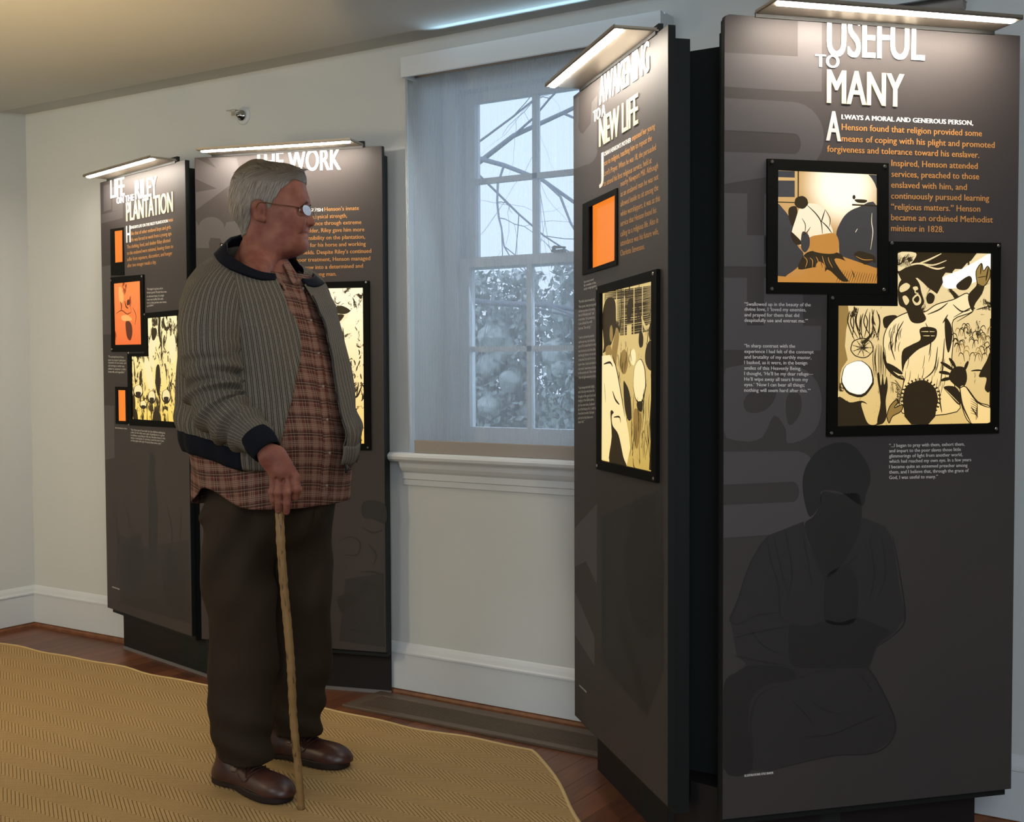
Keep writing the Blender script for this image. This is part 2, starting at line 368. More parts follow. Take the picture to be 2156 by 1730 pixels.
# ------------------------------------------------------------------ outdoors
M['bark'] = mat('bark', (.20, .21, .24), .9, .1); M['lawn'] = mat('lawn', (.12, .17, .13), .95, .1, noise=(2, .8, (.20, .22, .20)))  # bark paled to blue-grey, outdoor haze put into its colour
M['leaf'] = mat('far_foliage', (.24, .29, .26), .9, .1, noise=(5.0, 1, (.52, .56, .55)))
bm = bmesh.new(); box(bm, -40, 14, 4.2, 60, -.9, -.6); tag(obj('lawn', bm, M['lawn']), kind='structure')
def branchy(name, base, main, label):
    rt = empty(name, base); tag(rt, label, 'tree')
    bm = bmesh.new(); rnd = random.Random(5)
    def grow(p, d, L, r, dep):
        pts = [Vector(p)]; dd = Vector(d).normalized()
        for i in range(7):
            dd = (dd+Vector((rnd.uniform(-.22, .22), rnd.uniform(-.1, .1), rnd.uniform(-.22, .16)))).normalized(); pts.append(pts[-1]+dd*L/7)
        tube(bm, pts, [r*(1-.10*i) for i in range(8)], 6, False)
        if dep:
            for j in range(4):
                q = pts[2+j]; nd = (dd+Vector((rnd.uniform(-.8, .8), rnd.uniform(-.4, .4), rnd.uniform(-.8, .7)))).normalized()
                grow(q, nd, L*.6, r*.38, dep-1)
    for (p, d, L, r) in main: grow(p, d, L, r, 3)
    obj('branch', bm, M['bark'], rt)
    bm = bmesh.new(); tube(bm, [(0, 0, 0), (.1, 0, 2.5), (0, 0, 4.6)], [.34, .26, .2], 12); obj('trunk', bm, M['bark'], rt)
    return rt
branchy('bare_tree', (-8.6, 10.6, -.6), [((0, 0, 3.6), (1, -.1, .12), 4.2, .036), ((0, 0, 4.4), (1, -.3, -.26), 5.0, .034), ((0, 0, 2.7), (1, .1, -.12), 4.5, .04), ((.1, 0, 4.6), (.8, 0, .8), 3, .05)], 'bare winter tree with spreading limbs seen through the window shade')
rnd = random.Random(3)
SHL = ['blurred evergreen bush farthest left beyond the lower sash', 'blurred evergreen bush left of the lower sash middle', 'tallest blurred evergreen bush right of the lower sash middle', 'blurred evergreen bush farthest right, mostly behind the panel']
for i, (bx, by, s) in enumerate([(-16.6, 21.4, 1.0), (-13.75, 20.4, .97), (-11.0, 20.0, 1.02), (-8.1, 20.6, .98)]):
    bm = bmesh.new()
    for k in range(70):
        a = rnd.uniform(0, 2*PI); q_ = rnd.uniform(0, 1)**.5*1.05; bmesh.ops.create_icosphere(bm, subdivisions=2, radius=rnd.uniform(.12, .30)*s, matrix=Matrix.Translation((q_*math.cos(a)*s, q_*.7*math.sin(a)*s, (.3+rnd.uniform(0, 3.25)*(1-.22*q_))*s)))
    for v in bm.verts: v.co += Vector((rnd.uniform(-.022, .022), rnd.uniform(-.022, .022), rnd.uniform(-.022, .022)))
    for k in range(5200):
        a = rnd.uniform(0, 2*PI); q_ = .55+.55*rnd.random(); zc = rnd.uniform(0, 3.9); q_ *= (1-.16*zc/3.9)
        c = Vector((q_*1.22*math.cos(a)*s, q_*.85*math.sin(a)*s, zc*s)); d1 = Vector((rnd.gauss(0, 1), rnd.gauss(0, 1), rnd.gauss(0, 1))).normalized()*rnd.uniform(.05, .12); d2 = d1.cross(Vector((rnd.gauss(0, 1), rnd.gauss(0, 1), rnd.gauss(0, 1)))).normalized()*rnd.uniform(.03, .07)
        bm.faces.new([bm.verts.new(c-d1), bm.verts.new(c+d2), bm.verts.new(c+d1), bm.verts.new(c-d2)])
    o = obj('evergreen_bush', bm, M['leaf']); o.location = (bx, by, -.75); tag(o, SHL[i], 'bush')

# ------------------------------------------------------------------ rug and floor vent
RL, RY = -5.6, 3.105
ro = on_floor(1130, 1585, .010)
RX = ro[0]
def rug():
    pts = []
    for i in range(60):
        t_ = i/59; x_ = WXL+.02+(RX-.05-WXL)*t_; pts.append((x_, RY+.012*math.sin(x_*8.3)*math.sin(x_*2.1)+.006*math.sin(x_*19)))
    pts += [(RX+.00, RY-.015), (RX+.05, RY-.06)]
    for i in range(1, 30):
        t_ = i/29; pts.append((RX+.05+1.30*t_+.010*math.sin(t_*19), RY-.06-1.36*t_))
    pts += [(RX+1.35, -1.8), (WXL+.1, -1.8)]
    bm = bmesh.new(); prism(bm, pts, .0, .0085)
    rt = obj('area_rug', bm, M['rug']); tag(rt, 'tan sisal rug with woven herringbone bands and a clipped corner', 'rug')
    bm = bmesh.new(); e = [Vector((p[0], p[1], .006)) for p in pts[:-2]]; tube(bm, e, .0062, 8); obj('edge_binding', bm, M['rugedge'], rt, True)
rug()
vx0, vx1, vy0, vy1 = -2.80, -1.42, 3.175, 3.385
vr = empty('floor_vent', ((vx0+vx1)/2, (vy0+vy1)/2, 0)); tag(vr, 'long bronze slotted floor vent under the window', 'vent')
cxv, cyv = (vx0+vx1)/2, (vy0+vy1)/2
bm = bmesh.new(); hx, hy = (vx1-vx0)/2, (vy1-vy0)/2
box(bm, -hx, hx, -hy, -hy+.032, 0, .010, .002); box(bm, -hx, hx, hy-.045, hy, 0, .010, .002); box(bm, -hx, -hx+.05, -hy+.032, hy-.045, 0, .010, .002); box(bm, hx-.05, hx, -hy+.032, hy-.045, 0, .010, .002)
obj('vent_frame', bm, M['vent'], vr)
bm = bmesh.new(); box(bm, -hx+.01, hx-.01, -hy+.01, hy-.01, .0, .0012); obj('vent_well', bm, M['ventdark'], vr)
ns = 12; y0_, y1_ = -hy+.034, hy-.047
me_s = None
for k in range(ns):
    yy = y0_+(y1_-y0_)*(k+.5)/ns
    if me_s is None:
        bm = bmesh.new(); box(bm, -hx+.05, hx-.05, -.0019, .0019, .0012, .0090); so = obj('slat', bm, M['vent'], vr); me_s = so.data
    else: so = link(bpy.data.objects.new('slat', me_s), vr)
    so.location = (0, yy, 0)

# ------------------------------------------------------------------ sprinkler on the wall
sp = on_wall(513, 244, WY); sr_ = empty('wall_sprinkler', (sp[0], WY, sp[2])); tag(sr_, 'small chrome fire sprinkler head high on the wall', 'sprinkler')
def lathe_y(bm, prof, seg=24):
    rg = [[bm.verts.new((r_*math.cos(2*PI*k/seg), y_, r_*math.sin(2*PI*k/seg))) for k in range(seg)] for r_, y_ in prof]
    for a, b in zip(rg[:-1], rg[1:]):
        for k in range(seg): bm.faces.new([a[k], a[(k+1) % seg], b[(k+1) % seg], b[k]])
bm = bmesh.new(); lathe_y(bm, [(.0, -.004), (.022, -.006), (.034, -.006), (.036, -.001), (.036, .0)]); obj('escutcheon', bm, M['trim'], sr_, True)
bm = bmesh.new(); lathe_y(bm, [(.020, -.006), (.021, -.014), (.012, -.016), (.010, -.030), (.0, -.031)])
tube(bm, [(-.012, -.012, 0), (-.014, -.035, 0), (-.003, -.052, 0)], .003); tube(bm, [(.012, -.012, 0), (.014, -.035, 0), (.003, -.052, 0)], .003)
obj('sprinkler_head', bm, M['chrome'], sr_, True)
bm = bmesh.new(); box(bm, -.024, .024, -.070, -.046, .010, .0125); box(bm, -.010, .010, -.056, -.050, -.008, .012); obj('deflector', bm, M['chrome'], sr_)

# ------------------------------------------------------------------ kiosks
PW = .7545; ZB, ZT = .1663, 1.9675; PH = ZT-ZB
PANELS = {1: (-4.2594, 3.3384, -14.46), 2: (-3.4644, 3.1405, 15.68), 3: (-1.777, 3.0388, -43.11), 4: (-1.0848, 2.5162, 47.78)}
CORN = {1: [(215, 386), (222, 1279), (392, 334), (401, 1338)], 2: [(410, 332), (413, 1341), (804.3, 307), (812, 1373)],
        3: [(1204, 200), (1213, 1500), (1403.5, 56), (1408, 1702)], 4: [(1524, 32), (1524, 1726), (2147.4, 71.5), (2127, 1658.7)]}
HM = {}
for i_, cs in CORN.items():
    dst = [(0, PH), (0, 0), (PW, PH), (PW, 0)]; A = []; B = []
    for (x_, y_), (u_, v_) in zip(cs, dst):
        A.append([x_, y_, 1, 0, 0, 0, -u_*x_, -u_*y_]); B.append(u_); A.append([0, 0, 0, x_, y_, 1, -v_*x_, -v_*y_]); B.append(v_)
    h = np.linalg.solve(np.array(A, float), np.array(B, float)); HM[i_] = np.append(h, 1).reshape(3, 3)
def uv(i_, px, py):
    q = HM[i_] @ np.array([px, py, 1.0]); return q[0]/q[2], q[1]/q[2]

def text_mesh(s, off=0.0, ext=0.0, res=2, shear=0):
    c = bpy.data.curves.new('t', 'FONT'); c.body = s; c.size = 1; c.offset = off; c.extrude = ext; c.resolution_u = res; c.shear = shear
    o = bpy.data.objects.new('t', c); COL.objects.link(o)
    dg = bpy.context.evaluated_depsgraph_get(); me = bpy.data.meshes.new_from_object(o.evaluated_get(dg))
    bpy.data.objects.remove(o); bpy.data.curves.remove(c)
    n = len(me.vertices); V = np.empty(n*3); me.vertices.foreach_get('co', V); V = V.reshape(-1, 3)
    F_ = [tuple(p.vertices) for p in me.polygons]; bpy.data.meshes.remove(me)
    return V, F_
class Print:
    """flat print collected in panel coordinates (u, out, v)"""
    def __init__(s): s.V = []; s.F = []; s.M = []
    def add(s, V, F_, mi=0):
        k = len(s.V); s.V += [tuple(v) for v in V]; s.F += [tuple(a+k for a in f_) for f_ in F_]; s.M += [mi]*len(F_)
    def build(s, name, mats, parent):
        me = bpy.data.meshes.new(name); me.from_pydata([(v[0], -v[2], v[1]) for v in s.V], [], s.F); me.update()
        for mm in (mats if isinstance(mats, (list, tuple)) else [mats]): me.materials.append(mm)
        me.polygons.foreach_set('material_index', s.M)
        return link(bpy.data.objects.new(name, me), parent)
def line(P, i_, s, L, Rr, em, off=0.012, out=.0005, ext=0, mi=0, capfit=None, bold=0):
    if bold:
        for k_ in (-1, 1): line(P, i_, s, L, Rr, em, off, out+.00003*k_+.00003, ext, mi, capfit, 0) if k_ == 0 else _line(P, i_, s, L, Rr, em, off, out+.00002*(k_+1), ext, mi, capfit, k_*bold)
    _line(P, i_, s, L, Rr, em, off, out+.00002, ext, mi, capfit, 0)
def _line(P, i_, s, L, Rr, em, off, out, ext, mi, capfit, dx):
    """one line of lettering from baseline-left L to baseline-right Rr (photo survey), em = vertical em size in metres"""
    V, F_ = text_mesh(s, off, 0, 5 if ext else 2)
    if not len(V): return
    a = uv(i_, *L); b = uv(i_, *Rr)
    x0, x1 = V[:, 0].min(), V[:, 0].max()
    sxx = (b[0]-a[0])/(x1-x0)
    if capfit: em = capfit/ (V[:, 1].max()-max(0, V[:, 1].min()))
    U = a[0]+dx+(V[:, 0]-x0)*sxx; Vv = (a[1]+b[1])/2*0+a[1]+(b[1]-a[1])*((V[:, 0]-x0)/(x1-x0))+V[:, 1]*em
    if ext:
        n = len(V); top = np.c_[U, Vv, np.full(n, out+ext)]; bot = np.c_[U, Vv, np.full(n, out)]
        from collections import Counter
        cnt = {}
        for f_ in F_:
            for k in range(len(f_)):
                e = (f_[k], f_[(k+1) % len(f_)]); cnt[e] = 1
        sides = [(a_, b_, b_+n, a_+n) for (a_, b_) in cnt if (b_, a_) not in cnt]
        P.add(np.r_[top, bot], list(F_)+[tuple(x_ for x_ in s_) for s_ in sides], mi)
    else: P.add(np.c_[U, Vv, np.full(len(V), out)], F_, mi)
def polyfill(P, pts, mi, out):
    v3 = [Vector((p[0], p[1], 0)) for p in pts]
    tr = geometry.tessellate_polygon([v3]); P.add([(p[0], p[1], out) for p in pts], [tuple(t_) for t_ in tr], mi)
def ribbon(P, pts, wd, mi, out, taper=True):
    n = len(pts); L_ = []; R_ = []
    for k in range(n):
        a = pts[max(k-1, 0)]; b = pts[min(k+1, n-1)]; t_ = np.array([b[0]-a[0], b[1]-a[1]]); t_ = t_/(np.linalg.norm(t_)+1e-9)
        w_ = wd/2*(math.sin(PI*(.12+.76*k/(n-1))) if taper else 1)
        L_.append((pts[k][0]-t_[1]*w_, pts[k][1]+t_[0]*w_, out)); R_.append((pts[k][0]+t_[1]*w_, pts[k][1]-t_[0]*w_, out))
    P.add(L_+R_, [(k, k+1, n+k+1, n+k) for k in range(n-1)], mi)

def add_panel(root, i_, label_no=None):
    x_, y_, a_ = PANELS[i_]; a_ = math.radians(a_)
    pr = empty('display_panel', (x_-root.location.x, y_-root.location.y, ZB), a_, root)
    return pr
EYE2 = EYE
def frame_plate(pr, i_, outer, inner, th=.007):
    o_ = [uv(i_, *p) for p in outer]; n_ = [uv(i_, *p) for p in inner]
    bm = bmesh.new()
    def loop(pts, out): return [bm.verts.new((p[0], -out, p[1])) for p in pts]
    tess = geometry.tessellate_polygon([[Vector((*p, 0)) for p in o_], [Vector((*p, 0)) for p in n_]])
    top = loop(o_, th)+loop(n_, th)
    for t_ in tess:
        try: bm.faces.new([top[k] for k in t_])
        except ValueError: pass
    bo = loop(o_, .0002); bn = loop(n_, .0002)
    for A_, B_ in ((top[:len(o_)], bo), (top[len(o_):], bn)):
        for k in range(len(A_)): bm.faces.new([A_[k], A_[(k+1) % len(A_)], B_[(k+1) % len(A_)], B_[k]])
    return obj('picture_frame', bm, M['frame'], pr)
def screws(fr, i_, pts, th=.007):
    for p in pts:
        u_, v_ = uv(i_, *p); bm = bmesh.new(); bmesh.ops.create_cone(bm, cap_ends=True, segments=12, radius1=.0042, radius2=.003, depth=.002, matrix=Matrix.Translation((u_, -th-.001, v_)) @ Matrix.Rotation(PI/2, 4, 'X'))
        obj('screw', bm, M['screw'], fr)

# backlit materials
def lit(name, c0, c1, s0, z0, z1, noise=0, s1=None):
    """backlit film: colour c0 at panel height z0 to c1 at z1"""
    m_ = mat(name, (.02, .015, .01), .5, .2); t, b = nodes_of(m_)
    g = t.nodes.new('ShaderNodeTexCoord'); s = t.nodes.new('ShaderNodeSeparateXYZ'); t.links.new(g.outputs['Object'], s.inputs[0])
    mr = t.nodes.new('ShaderNodeMapRange'); mr.inputs[1].default_value = z0; mr.inputs[2].default_value = z1; t.links.new(s.outputs['Z'], mr.inputs[0])
    c = mixc(t, mr.outputs[0], c0, c1)
    if noise:
        n = t.nodes.new('ShaderNodeTexNoise'); n.inputs['Scale'].default_value = 14; n.inputs['Detail'].default_value = 4; t.links.new(g.outputs['Object'], n.inputs['Vector'])
        c = mixc(t, mth(t, 'MULTIPLY', n.outputs['Fac'], noise), c, tuple(.45*x for x in c0))
    t.links.new(c, b.inputs['Emission Color']); b.inputs['Emission Strength'].default_value = s0*.66
    return m_
def inky(name, c0, c1, s0, z0, z1, scale, thr, stretch=(1, 1, 1), dark=(.03, .02, .005)):
    m_ = lit(name, c0, c1, s0, z0, z1); t, b = nodes_of(m_)
    g = t.nodes.new('ShaderNodeTexCoord'); mp = t.nodes.new('ShaderNodeMapping'); mp.inputs['Scale'].default_value = stretch; t.links.new(g.outputs['Object'], mp.inputs[0])
    n = t.nodes.new('ShaderNodeTexNoise'); n.inputs['Scale'].default_value = scale; n.inputs['Detail'].default_value = 7; n.inputs['Roughness'].default_value = .68; n.inputs['Distortion'].default_value = 1.1
    t.links.new(mp.outputs[0], n.inputs['Vector']); mr = t.nodes.new('ShaderNodeMapRange'); mr.inputs[1].default_value = thr-.02; mr.inputs[2].default_value = thr+.02; t.links.new(n.outputs['Fac'], mr.inputs[0])
    src = b.inputs['Emission Color'].links[0].from_socket; c = mixc(t, mr.outputs[0], dark, src); t.links.new(c, b.inputs['Emission Color'])
    return m_
GH = PH
M['p4b_light'] = lit('film_light', (.90, .62, .22), (1.0, .85, .52), .95, .85, 1.30)
M['p4b_gold'] = lit('film_gold', (.34, .20, .045), (.42, .27, .08), .9, .85, 1.30, .5)
M['p4b_bg'] = inky('film_background', (.80, .54, .17), (1.0, .80, .44), .85, .85, 1.30, 17, .41, (1.1, 1, .8))
M['p4b_white'] = lit('film_white', (1, .86, .60), (1, .95, .80), 1.25, .85, 1.3)
M['p4ink'] = lit('film_ink', (.030, .018, .004), (.045, .028, .008), .6, .85, 1.3, .5)
M['p4a_tan'] = lit('film_tan', (.62, .26, .05), (.85, .55, .22), .85, 1.20, 1.45, .35)
M['p4a_floor'] = lit('film_floor', (.62, .27, .05), (.62, .27, .05), .9, 1.2, 1.45, .3)
M['p4a_grey'] = lit('film_grey', (.035, .033, .035), (.055, .055, .062), 1, 1.2, 1.45, .3)
M['p4a_glow'] = lit('film_glow', (1, .9, .66), (1, .93, .75), 1.5, 1.2, 1.45)
M['p4a_shirt'] = lit('film_shirt', (.95, .62, .28), (1, .85, .60), .95, 1.24, 1.34)
M['orange_lit'] = lit('niche_orange', (1, .24, .020), (1, .25, .022), .85, 0, 1.8)
M['niche'] = mat('niche_side', (.30, .14, .06), .7, .2)
M['red_lit'] = inky('film_red', (.80, .12, .02), (.95, .25, .06), 1.0, 1.05, 1.35, 9, .40, (1, 1, .5), (.28, .035, .008))
M['y1'] = inky('film_yellow_crowd', (.95, .62, .10), (1, .88, .50), 1.0, .80, 1.25, 22, .47, (1.2, 1, .6))
M['y2'] = inky('film_yellow_field', (.90, .52, .045), (1.1, .95, .65), 1.0, .70, 1.25, 26, .43, (1, 1, .8))
M['y3'] = inky('film_yellow_church', (.60, .38, .05), (.80, .60, .25), .85, .65, 1.20, 20, .40, (1.6, 1, .5))
M['y3b'] = lit('film_yellow_pale', (.90, .68, .25), (1.0, .85, .50), .95, .65, 1.20)

LABELS = {}
kA = empty('display_kiosk', (-3.5, 3.24, 0)); tag(kA, 'far black two-panel kiosk with yellow and orange backlit pictures behind the man', 'display stand', 'two-panel museum kiosks')
kB = empty('display_kiosk', (-1.155, 2.62, 0)); tag(kB, 'near black two-panel kiosk titled Awakening and Useful to Many at the right', 'display stand', 'two-panel museum kiosks')
for k_ in (kA, kB): del k_['group']
def pdir(i_):
    a_ = math.radians(PANELS[i_][2]); u_ = np.array([math.cos(a_), math.sin(a_)]); return np.array(PANELS[i_][:2]), u_, np.array([-u_[1], u_[0]])
PR = {}
for i_, root in ((1, kA), (2, kA), (3, kB), (4, kB)):
    p0, u_, n_ = pdir(i_); pr = add_panel(root, i_); PR[i_] = pr
    # slab (front face at y=0 in panel space, top-left corner rounded on panel 4)
    holes = []
    bm = bmesh.new(); T = .018
    c_ = [(0, 0), (PW, 0), (PW, PH)]
    if i_ == 4: c_ += [(.012, PH), (.003, PH-.003), (0, PH-.012)]
    else: c_ += [(0, PH)]
    hole = {3: [(1239.5, 436), (1295, 412), (1295, 550.7), (1239.5, 567.4)], 1: None}.get(i_)
    a = [bm.verts.new((p[0], 0, p[1])) for p in c_]; b = [bm.verts.new((p[0], T, p[1])) for p in c_]
    if hole:
        hp = [uv(i_, *q) for q in hole]; ha = [bm.verts.new((p[0], 0, p[1])) for p in hp]; hb = [bm.verts.new((p[0], .10, p[1])) for p in hp]
        tess = geometry.tessellate_polygon([[Vector((*p, 0)) for p in c_], [Vector((*p, 0)) for p in hp]]); al = a+ha
        for t_ in tess: bm.faces.new([al[k] for k in t_])
    else: bm.faces.new(a)
    bm.faces.new(b[::-1]); n = len(c_)
    for k in range(n): bm.faces.new([a[k], b[k], b[(k+1) % n], a[(k+1) % n]])
    slab = obj('panel_board', bm, M['face'], pr)
    # edge in black: thin strips round the slab
    bm = bmesh.new(); box(bm, .012, PW-.003, T, T+.037, -.02 if i_ in (1, 3) else -.02, PH-.028); obj('backing_case', bm, M['case'], pr)
    bm = bmesh.new(); box(bm, PW, PW+.0012, 0.0008, T, 0, PH); box(bm, -.0012, 0, .0008, T, 0, PH-(.012 if i_ == 4 else 0)); obj('edge_band', bm, M['case'], pr)
    # lamp
    zt = PH+.001
    lm = empty('panel_lamp', (.378, 0, zt), 0, pr)
    bm = bmesh.new(); hw = .305; pj = .105
    box(bm, -hw, hw, -pj, .004, .004, .0075); box(bm, -hw, hw, -pj, -pj+.002, .004, .014); box(bm, -hw, -hw+.002, -pj, .0, .004, .012); box(bm, hw-.002, hw, -pj, .0, .004, .012); obj('lamp_tray', bm, M['alu'], lm)
    bm = bmesh.new(); box(bm, -hw+.012, hw-.012, -pj+.012, -pj+.026, .0005, .004); obj('light_strip', bm, M['led'], lm)
    bm = bmesh.new(); box(bm, -hw+.03, hw-.0, .0, .018, .001, .004); box(bm, -hw+.03, hw, .004, .016, .004, .022); box(bm, -hw, hw, -.004, .0005, -.004, .004); obj('lamp_bracket', bm, M['black'], lm)
# central columns and plinths
def w2(p, root): return (p[0]-root.location.x, p[1]-root.location.y)
def at_depth(px, py, z): v = ray(px, py); return EYE+v*z
A_ = at_depth(1452, 125, 2.885); B_ = at_depth(1518, 113, 2.83); ym = (A_[1]+B_[1])/2
p3, u3, n3 = pdir(3); p4, u4, n4 = pdir(4)
q3 = p3+u3*PW; q4 = p4+u4*PW
bm = bmesh.new()
poly = [(A_[0]-.055, ym+.0), (B_[0]+.05, ym), tuple(p4+n4*.060+u4*.30), (p4+n4*.060+u4*.45)+np.array([-.0, .06]), tuple((p3+n3*.060+u3*.45)*.5+(p3+n3*.06+u3*.30)*.5), ]
poly = [(A_[0]-.055, ym), (B_[0]+.05, ym), tuple(p4+n4*.058+u4*.33), (-1.13, 3.02), tuple(p3+n3*.058+u3*.42)]
prism(bm, [w2(p, kB) for p in poly], .02, 1.94); obj('centre_column', bm, M['case'], kB)
bm = bmesh.new()
poly = [tuple(p3+n3*.07), tuple(q3+n3*.07-u3*.03), tuple(p4+n4*.07+u4*.03), tuple(q4+n4*.07-u4*.05), tuple(q4+n4*.17-u4*.06), (-1.17, 3.06), tuple(p3+n3*.17+u3*.02)]
prism(bm, [w2(p, kB) for p in poly], 0, .21); obj('plinth', bm, M['plinth'], kB)
p1, u1, n1 = pdir(1); p2, u2, n2 = pdir(2); q1 = p1+u1*PW; q2 = p2+u2*PW
bm = bmesh.new()
poly = [tuple(q1+n1*.05-u1*.05), tuple(p2+n2*.05+u2*.05), tuple(p2+n2*.058+u2*.5), (-3.0, 3.40), (-4.0, 3.40), tuple(q1+n1*.058-u1*.5)]
prism(bm, [w2(p, kA) for p in poly], .02, 1.935); obj('centre_column', bm, M['case'], kA)
bm = bmesh.new()
poly = [tuple(p1+n1*.03+u1*.09), tuple(q1+n1*.06), tuple(p2+n2*.05), tuple(q2+n2*.06-u2*.005), (-2.76, 3.40), (-4.16, 3.40)]
prism(bm, [w2(p, kA) for p in poly], 0, .19); obj('plinth', bm, M['plinth'], kA)
bm = bmesh.new()
for a, b in ((poly[0], poly[1]), (poly[1], poly[2]), (poly[2], poly[3])):
    a = np.array(a); b = np.array(b); d_ = (b-a)/np.linalg.norm(b-a); nn = np.array([d_[1], -d_[0]]); o_ = [a, b, b+nn*.004, a+nn*.004]
    prism(bm, [w2(p, kA) for p in o_], .0, .012)
obj('plinth_trim', bm, M['kick'], kA)
def crop(ox, oy, sc): return lambda x, y: (ox+x/sc, oy+y/sc)
def title(i_, name, items, matk, ext=.0018):
    for k_, (s, L, Rr, cap) in enumerate(items):
        P = Print(); line(P, i_, s, L, Rr, 1, off=0, out=.0004, ext=ext, capfit=cap, bold=.0019 if cap > .04 else .0012); P.build(name, M[matk], PR[i_])
def lines(i_, name, rows, em, matk, off=.008):
    P = Print()
    for s, L, Rr in rows: line(P, i_, s, L, Rr, em, off=0, bold=off*.030)
    return P.build(name, M[matk], PR[i_])
def capv(i_, top, bot): return uv(i_, *top)[1]-uv(i_, *bot)[1]
# ---- panel 4 : background lettering (tall capitals reading upwards), drawing, text
c5 = crop(1500, 0, 3.2866); c6 = crop(1540, 320, 2.7898); c7 = crop(1500, 900, 2.0838); c3 = crop(1150, 20, 2.8833); c4 = crop(1190, 560, 3.46); c8 = crop(1180, 620, 5.77)
cA = crop(200, 380, 7.8625); cB = crop(200, 560, 4.3267); cW = crop(200, 280, 3.2667); cR = crop(640, 560, 3.93)
def ghost(i_, polys, name='background_lettering', mi='ghost', out=.00025):
    for pl in polys:
        P = Print(); polyfill(P, pl, 0, out); P.build('background_letter', M[mi], PR[i_])
def pv(i_, x, y): return uv(i_, x, y)
def rot_letters(i_, base_px, boxes, arcs=None): pass
def UL(i_, x, y):
    u_, v_ = uv(i_, x, y); return (max(u_, 0.0), min(v_, PH))
def arcpts(cx, cy, rx, ry, a0, a1, n=14): return [(cx+rx*math.cos(math.radians(a0+(a1-a0)*k/n)), cy+ry*math.sin(math.radians(a0+(a1-a0)*k/n))) for k in range(n+1)]
def G(i_, pts): return [UL(i_, *p) for p in pts]
g = []
# L
g += [G(4, [c5(585, 112), c5(752, 120), c5(752, 640), c5(585, 640)]), G(4, [c5(70, 374), c5(585, 396), c5(585, 640), c5(70, 610)])]
# U (legs run left)
U = [c5(70, 690), c5(540, 712)]+[c5(*p) for p in arcpts(540, 960, 228, 248, -90, 90)]+[c5(70, 1290), c5(70, 1065), c5(560, 1076)]+[c5(*p) for p in arcpts(560, 1005, 48, 71, 90, -90)]+[c5(70, 914)]
g.append(G(4, U))
# F : stem strip + middle arm
g += [G(4, [(1523, 411), (1572, 412), (1572, 500), (1523, 500)]), G(4, [(1608, 412), (1728, 415), (1728, 560), (1608, 560)]), G(4, [(1523, 500), (1728, 500), (1728, 566), (1523, 566)])]
g += [G(4, [(1523, 590), (1572, 590), (1572, 690), (1523, 690)]), G(4, [(1608, 590), (1690, 590), (1690, 690), (1608, 690)]), G(4, [(1523, 690), (1728, 690), (1728, 742), (1523, 742)])]
# S : two bowls
g.append(G(4, catmull([c6(-60, 1330), c6(40, 1270), c6(150, 1262), c6(240, 1300), c6(300, 1340), c6(330, 1262), c6(430, 1290), c6(505, 1370), c6(530, 1490), c6(505, 1620), c6(440, 1690), c6(330, 1722), c6(318, 1640), c6(250, 1560), c6(180, 1690), c6(60, 1712), c6(-60, 1650)], 3, True)))
# lower U
U2 = [c7(40, 118), c7(380, 112)]+[c7(*p) for p in arcpts(375, 292, 105, 178, -90, 90)]+[c7(40, 495), c7(40, 352), c7(355, 335)]+[c7(*p) for p in arcpts(350, 291, 30, 45, 90, -90)]+[c7(40, 262)]
g.append(G(4, U2))
ghost(4, g); ghost(4, [G(4, catmull([c6(70, 1490), c6(105, 1430), c6(190, 1398), c6(262, 1412), c6(240, 1490), c6(170, 1542), c6(95, 1540)], 4, True)), G(4, catmull([c6(332, 1610), c6(318, 1480), c6(352, 1420), c6(402, 1440), c6(410, 1520), c6(378, 1590)], 4, True))], mi='face', out=.0003)
def drawing(i_, fills, strokes, cc, sw=.004, fills2=()):
    P = Print()
    for f_ in fills2: polyfill(P, [UL(i_, *cc(*p)) for p in f_], 1, .0003)
    for f_ in fills: polyfill(P, [UL(i_, *cc(*p)) for p in catmull(f_, 4, True)], 0, .00035)
    for s_ in strokes: ribbon(P, catmull([UL(i_, *cc(*p)) for p in s_], 5), sw, 0, .0004)
    return P.build('faint_drawing', [M['inkghost'], M['inkghost2']], PR[i_])
body = [(250, 480), (210, 520), (170, 600), (120, 740), (80, 840), (90, 900), (110, 1010), (150, 1040), (120, 1100), (60, 1200), (52, 1500), (170, 1505), (250, 1510), (400, 1470), (560, 1440), (700, 1430), (790, 1370), (805, 1300), (780, 1220), (740, 1140), (690, 1060), (720, 970), (800, 900), (845, 830), (820, 700), (790, 500), (760, 440), (660, 400), (560, 560), (500, 640), (420, 520), (400, 420)]
hair = [(395, 250), (410, 180), (450, 120), (500, 88), (560, 72), (610, 84), (650, 120), (685, 180), (692, 240), (672, 300), (655, 350), (560, 290), (480, 285), (475, 340), (430, 400), (405, 340)]
face = [(482, 290), (560, 300), (640, 300), (655, 400), (640, 470), (600, 560), (540, 640), (500, 660), (460, 600), (420, 500), (405, 430), (440, 400), (470, 350)]
forearm = [(345, 870), (420, 880), (490, 850), (560, 860), (640, 840), (720, 870), (780, 900), (720, 960), (680, 1050), (560, 1060), (430, 1060), (350, 1050), (335, 960)]
hands = [(500, 660), (560, 620), (620, 640), (640, 740), (620, 860), (500, 860), (490, 760)]
shadow = [(52, 1150), (110, 1080), (180, 1050), (340, 1060), (360, 1110), (250, 1130), (180, 1180), (160, 1300), (180, 1500), (52, 1500)]
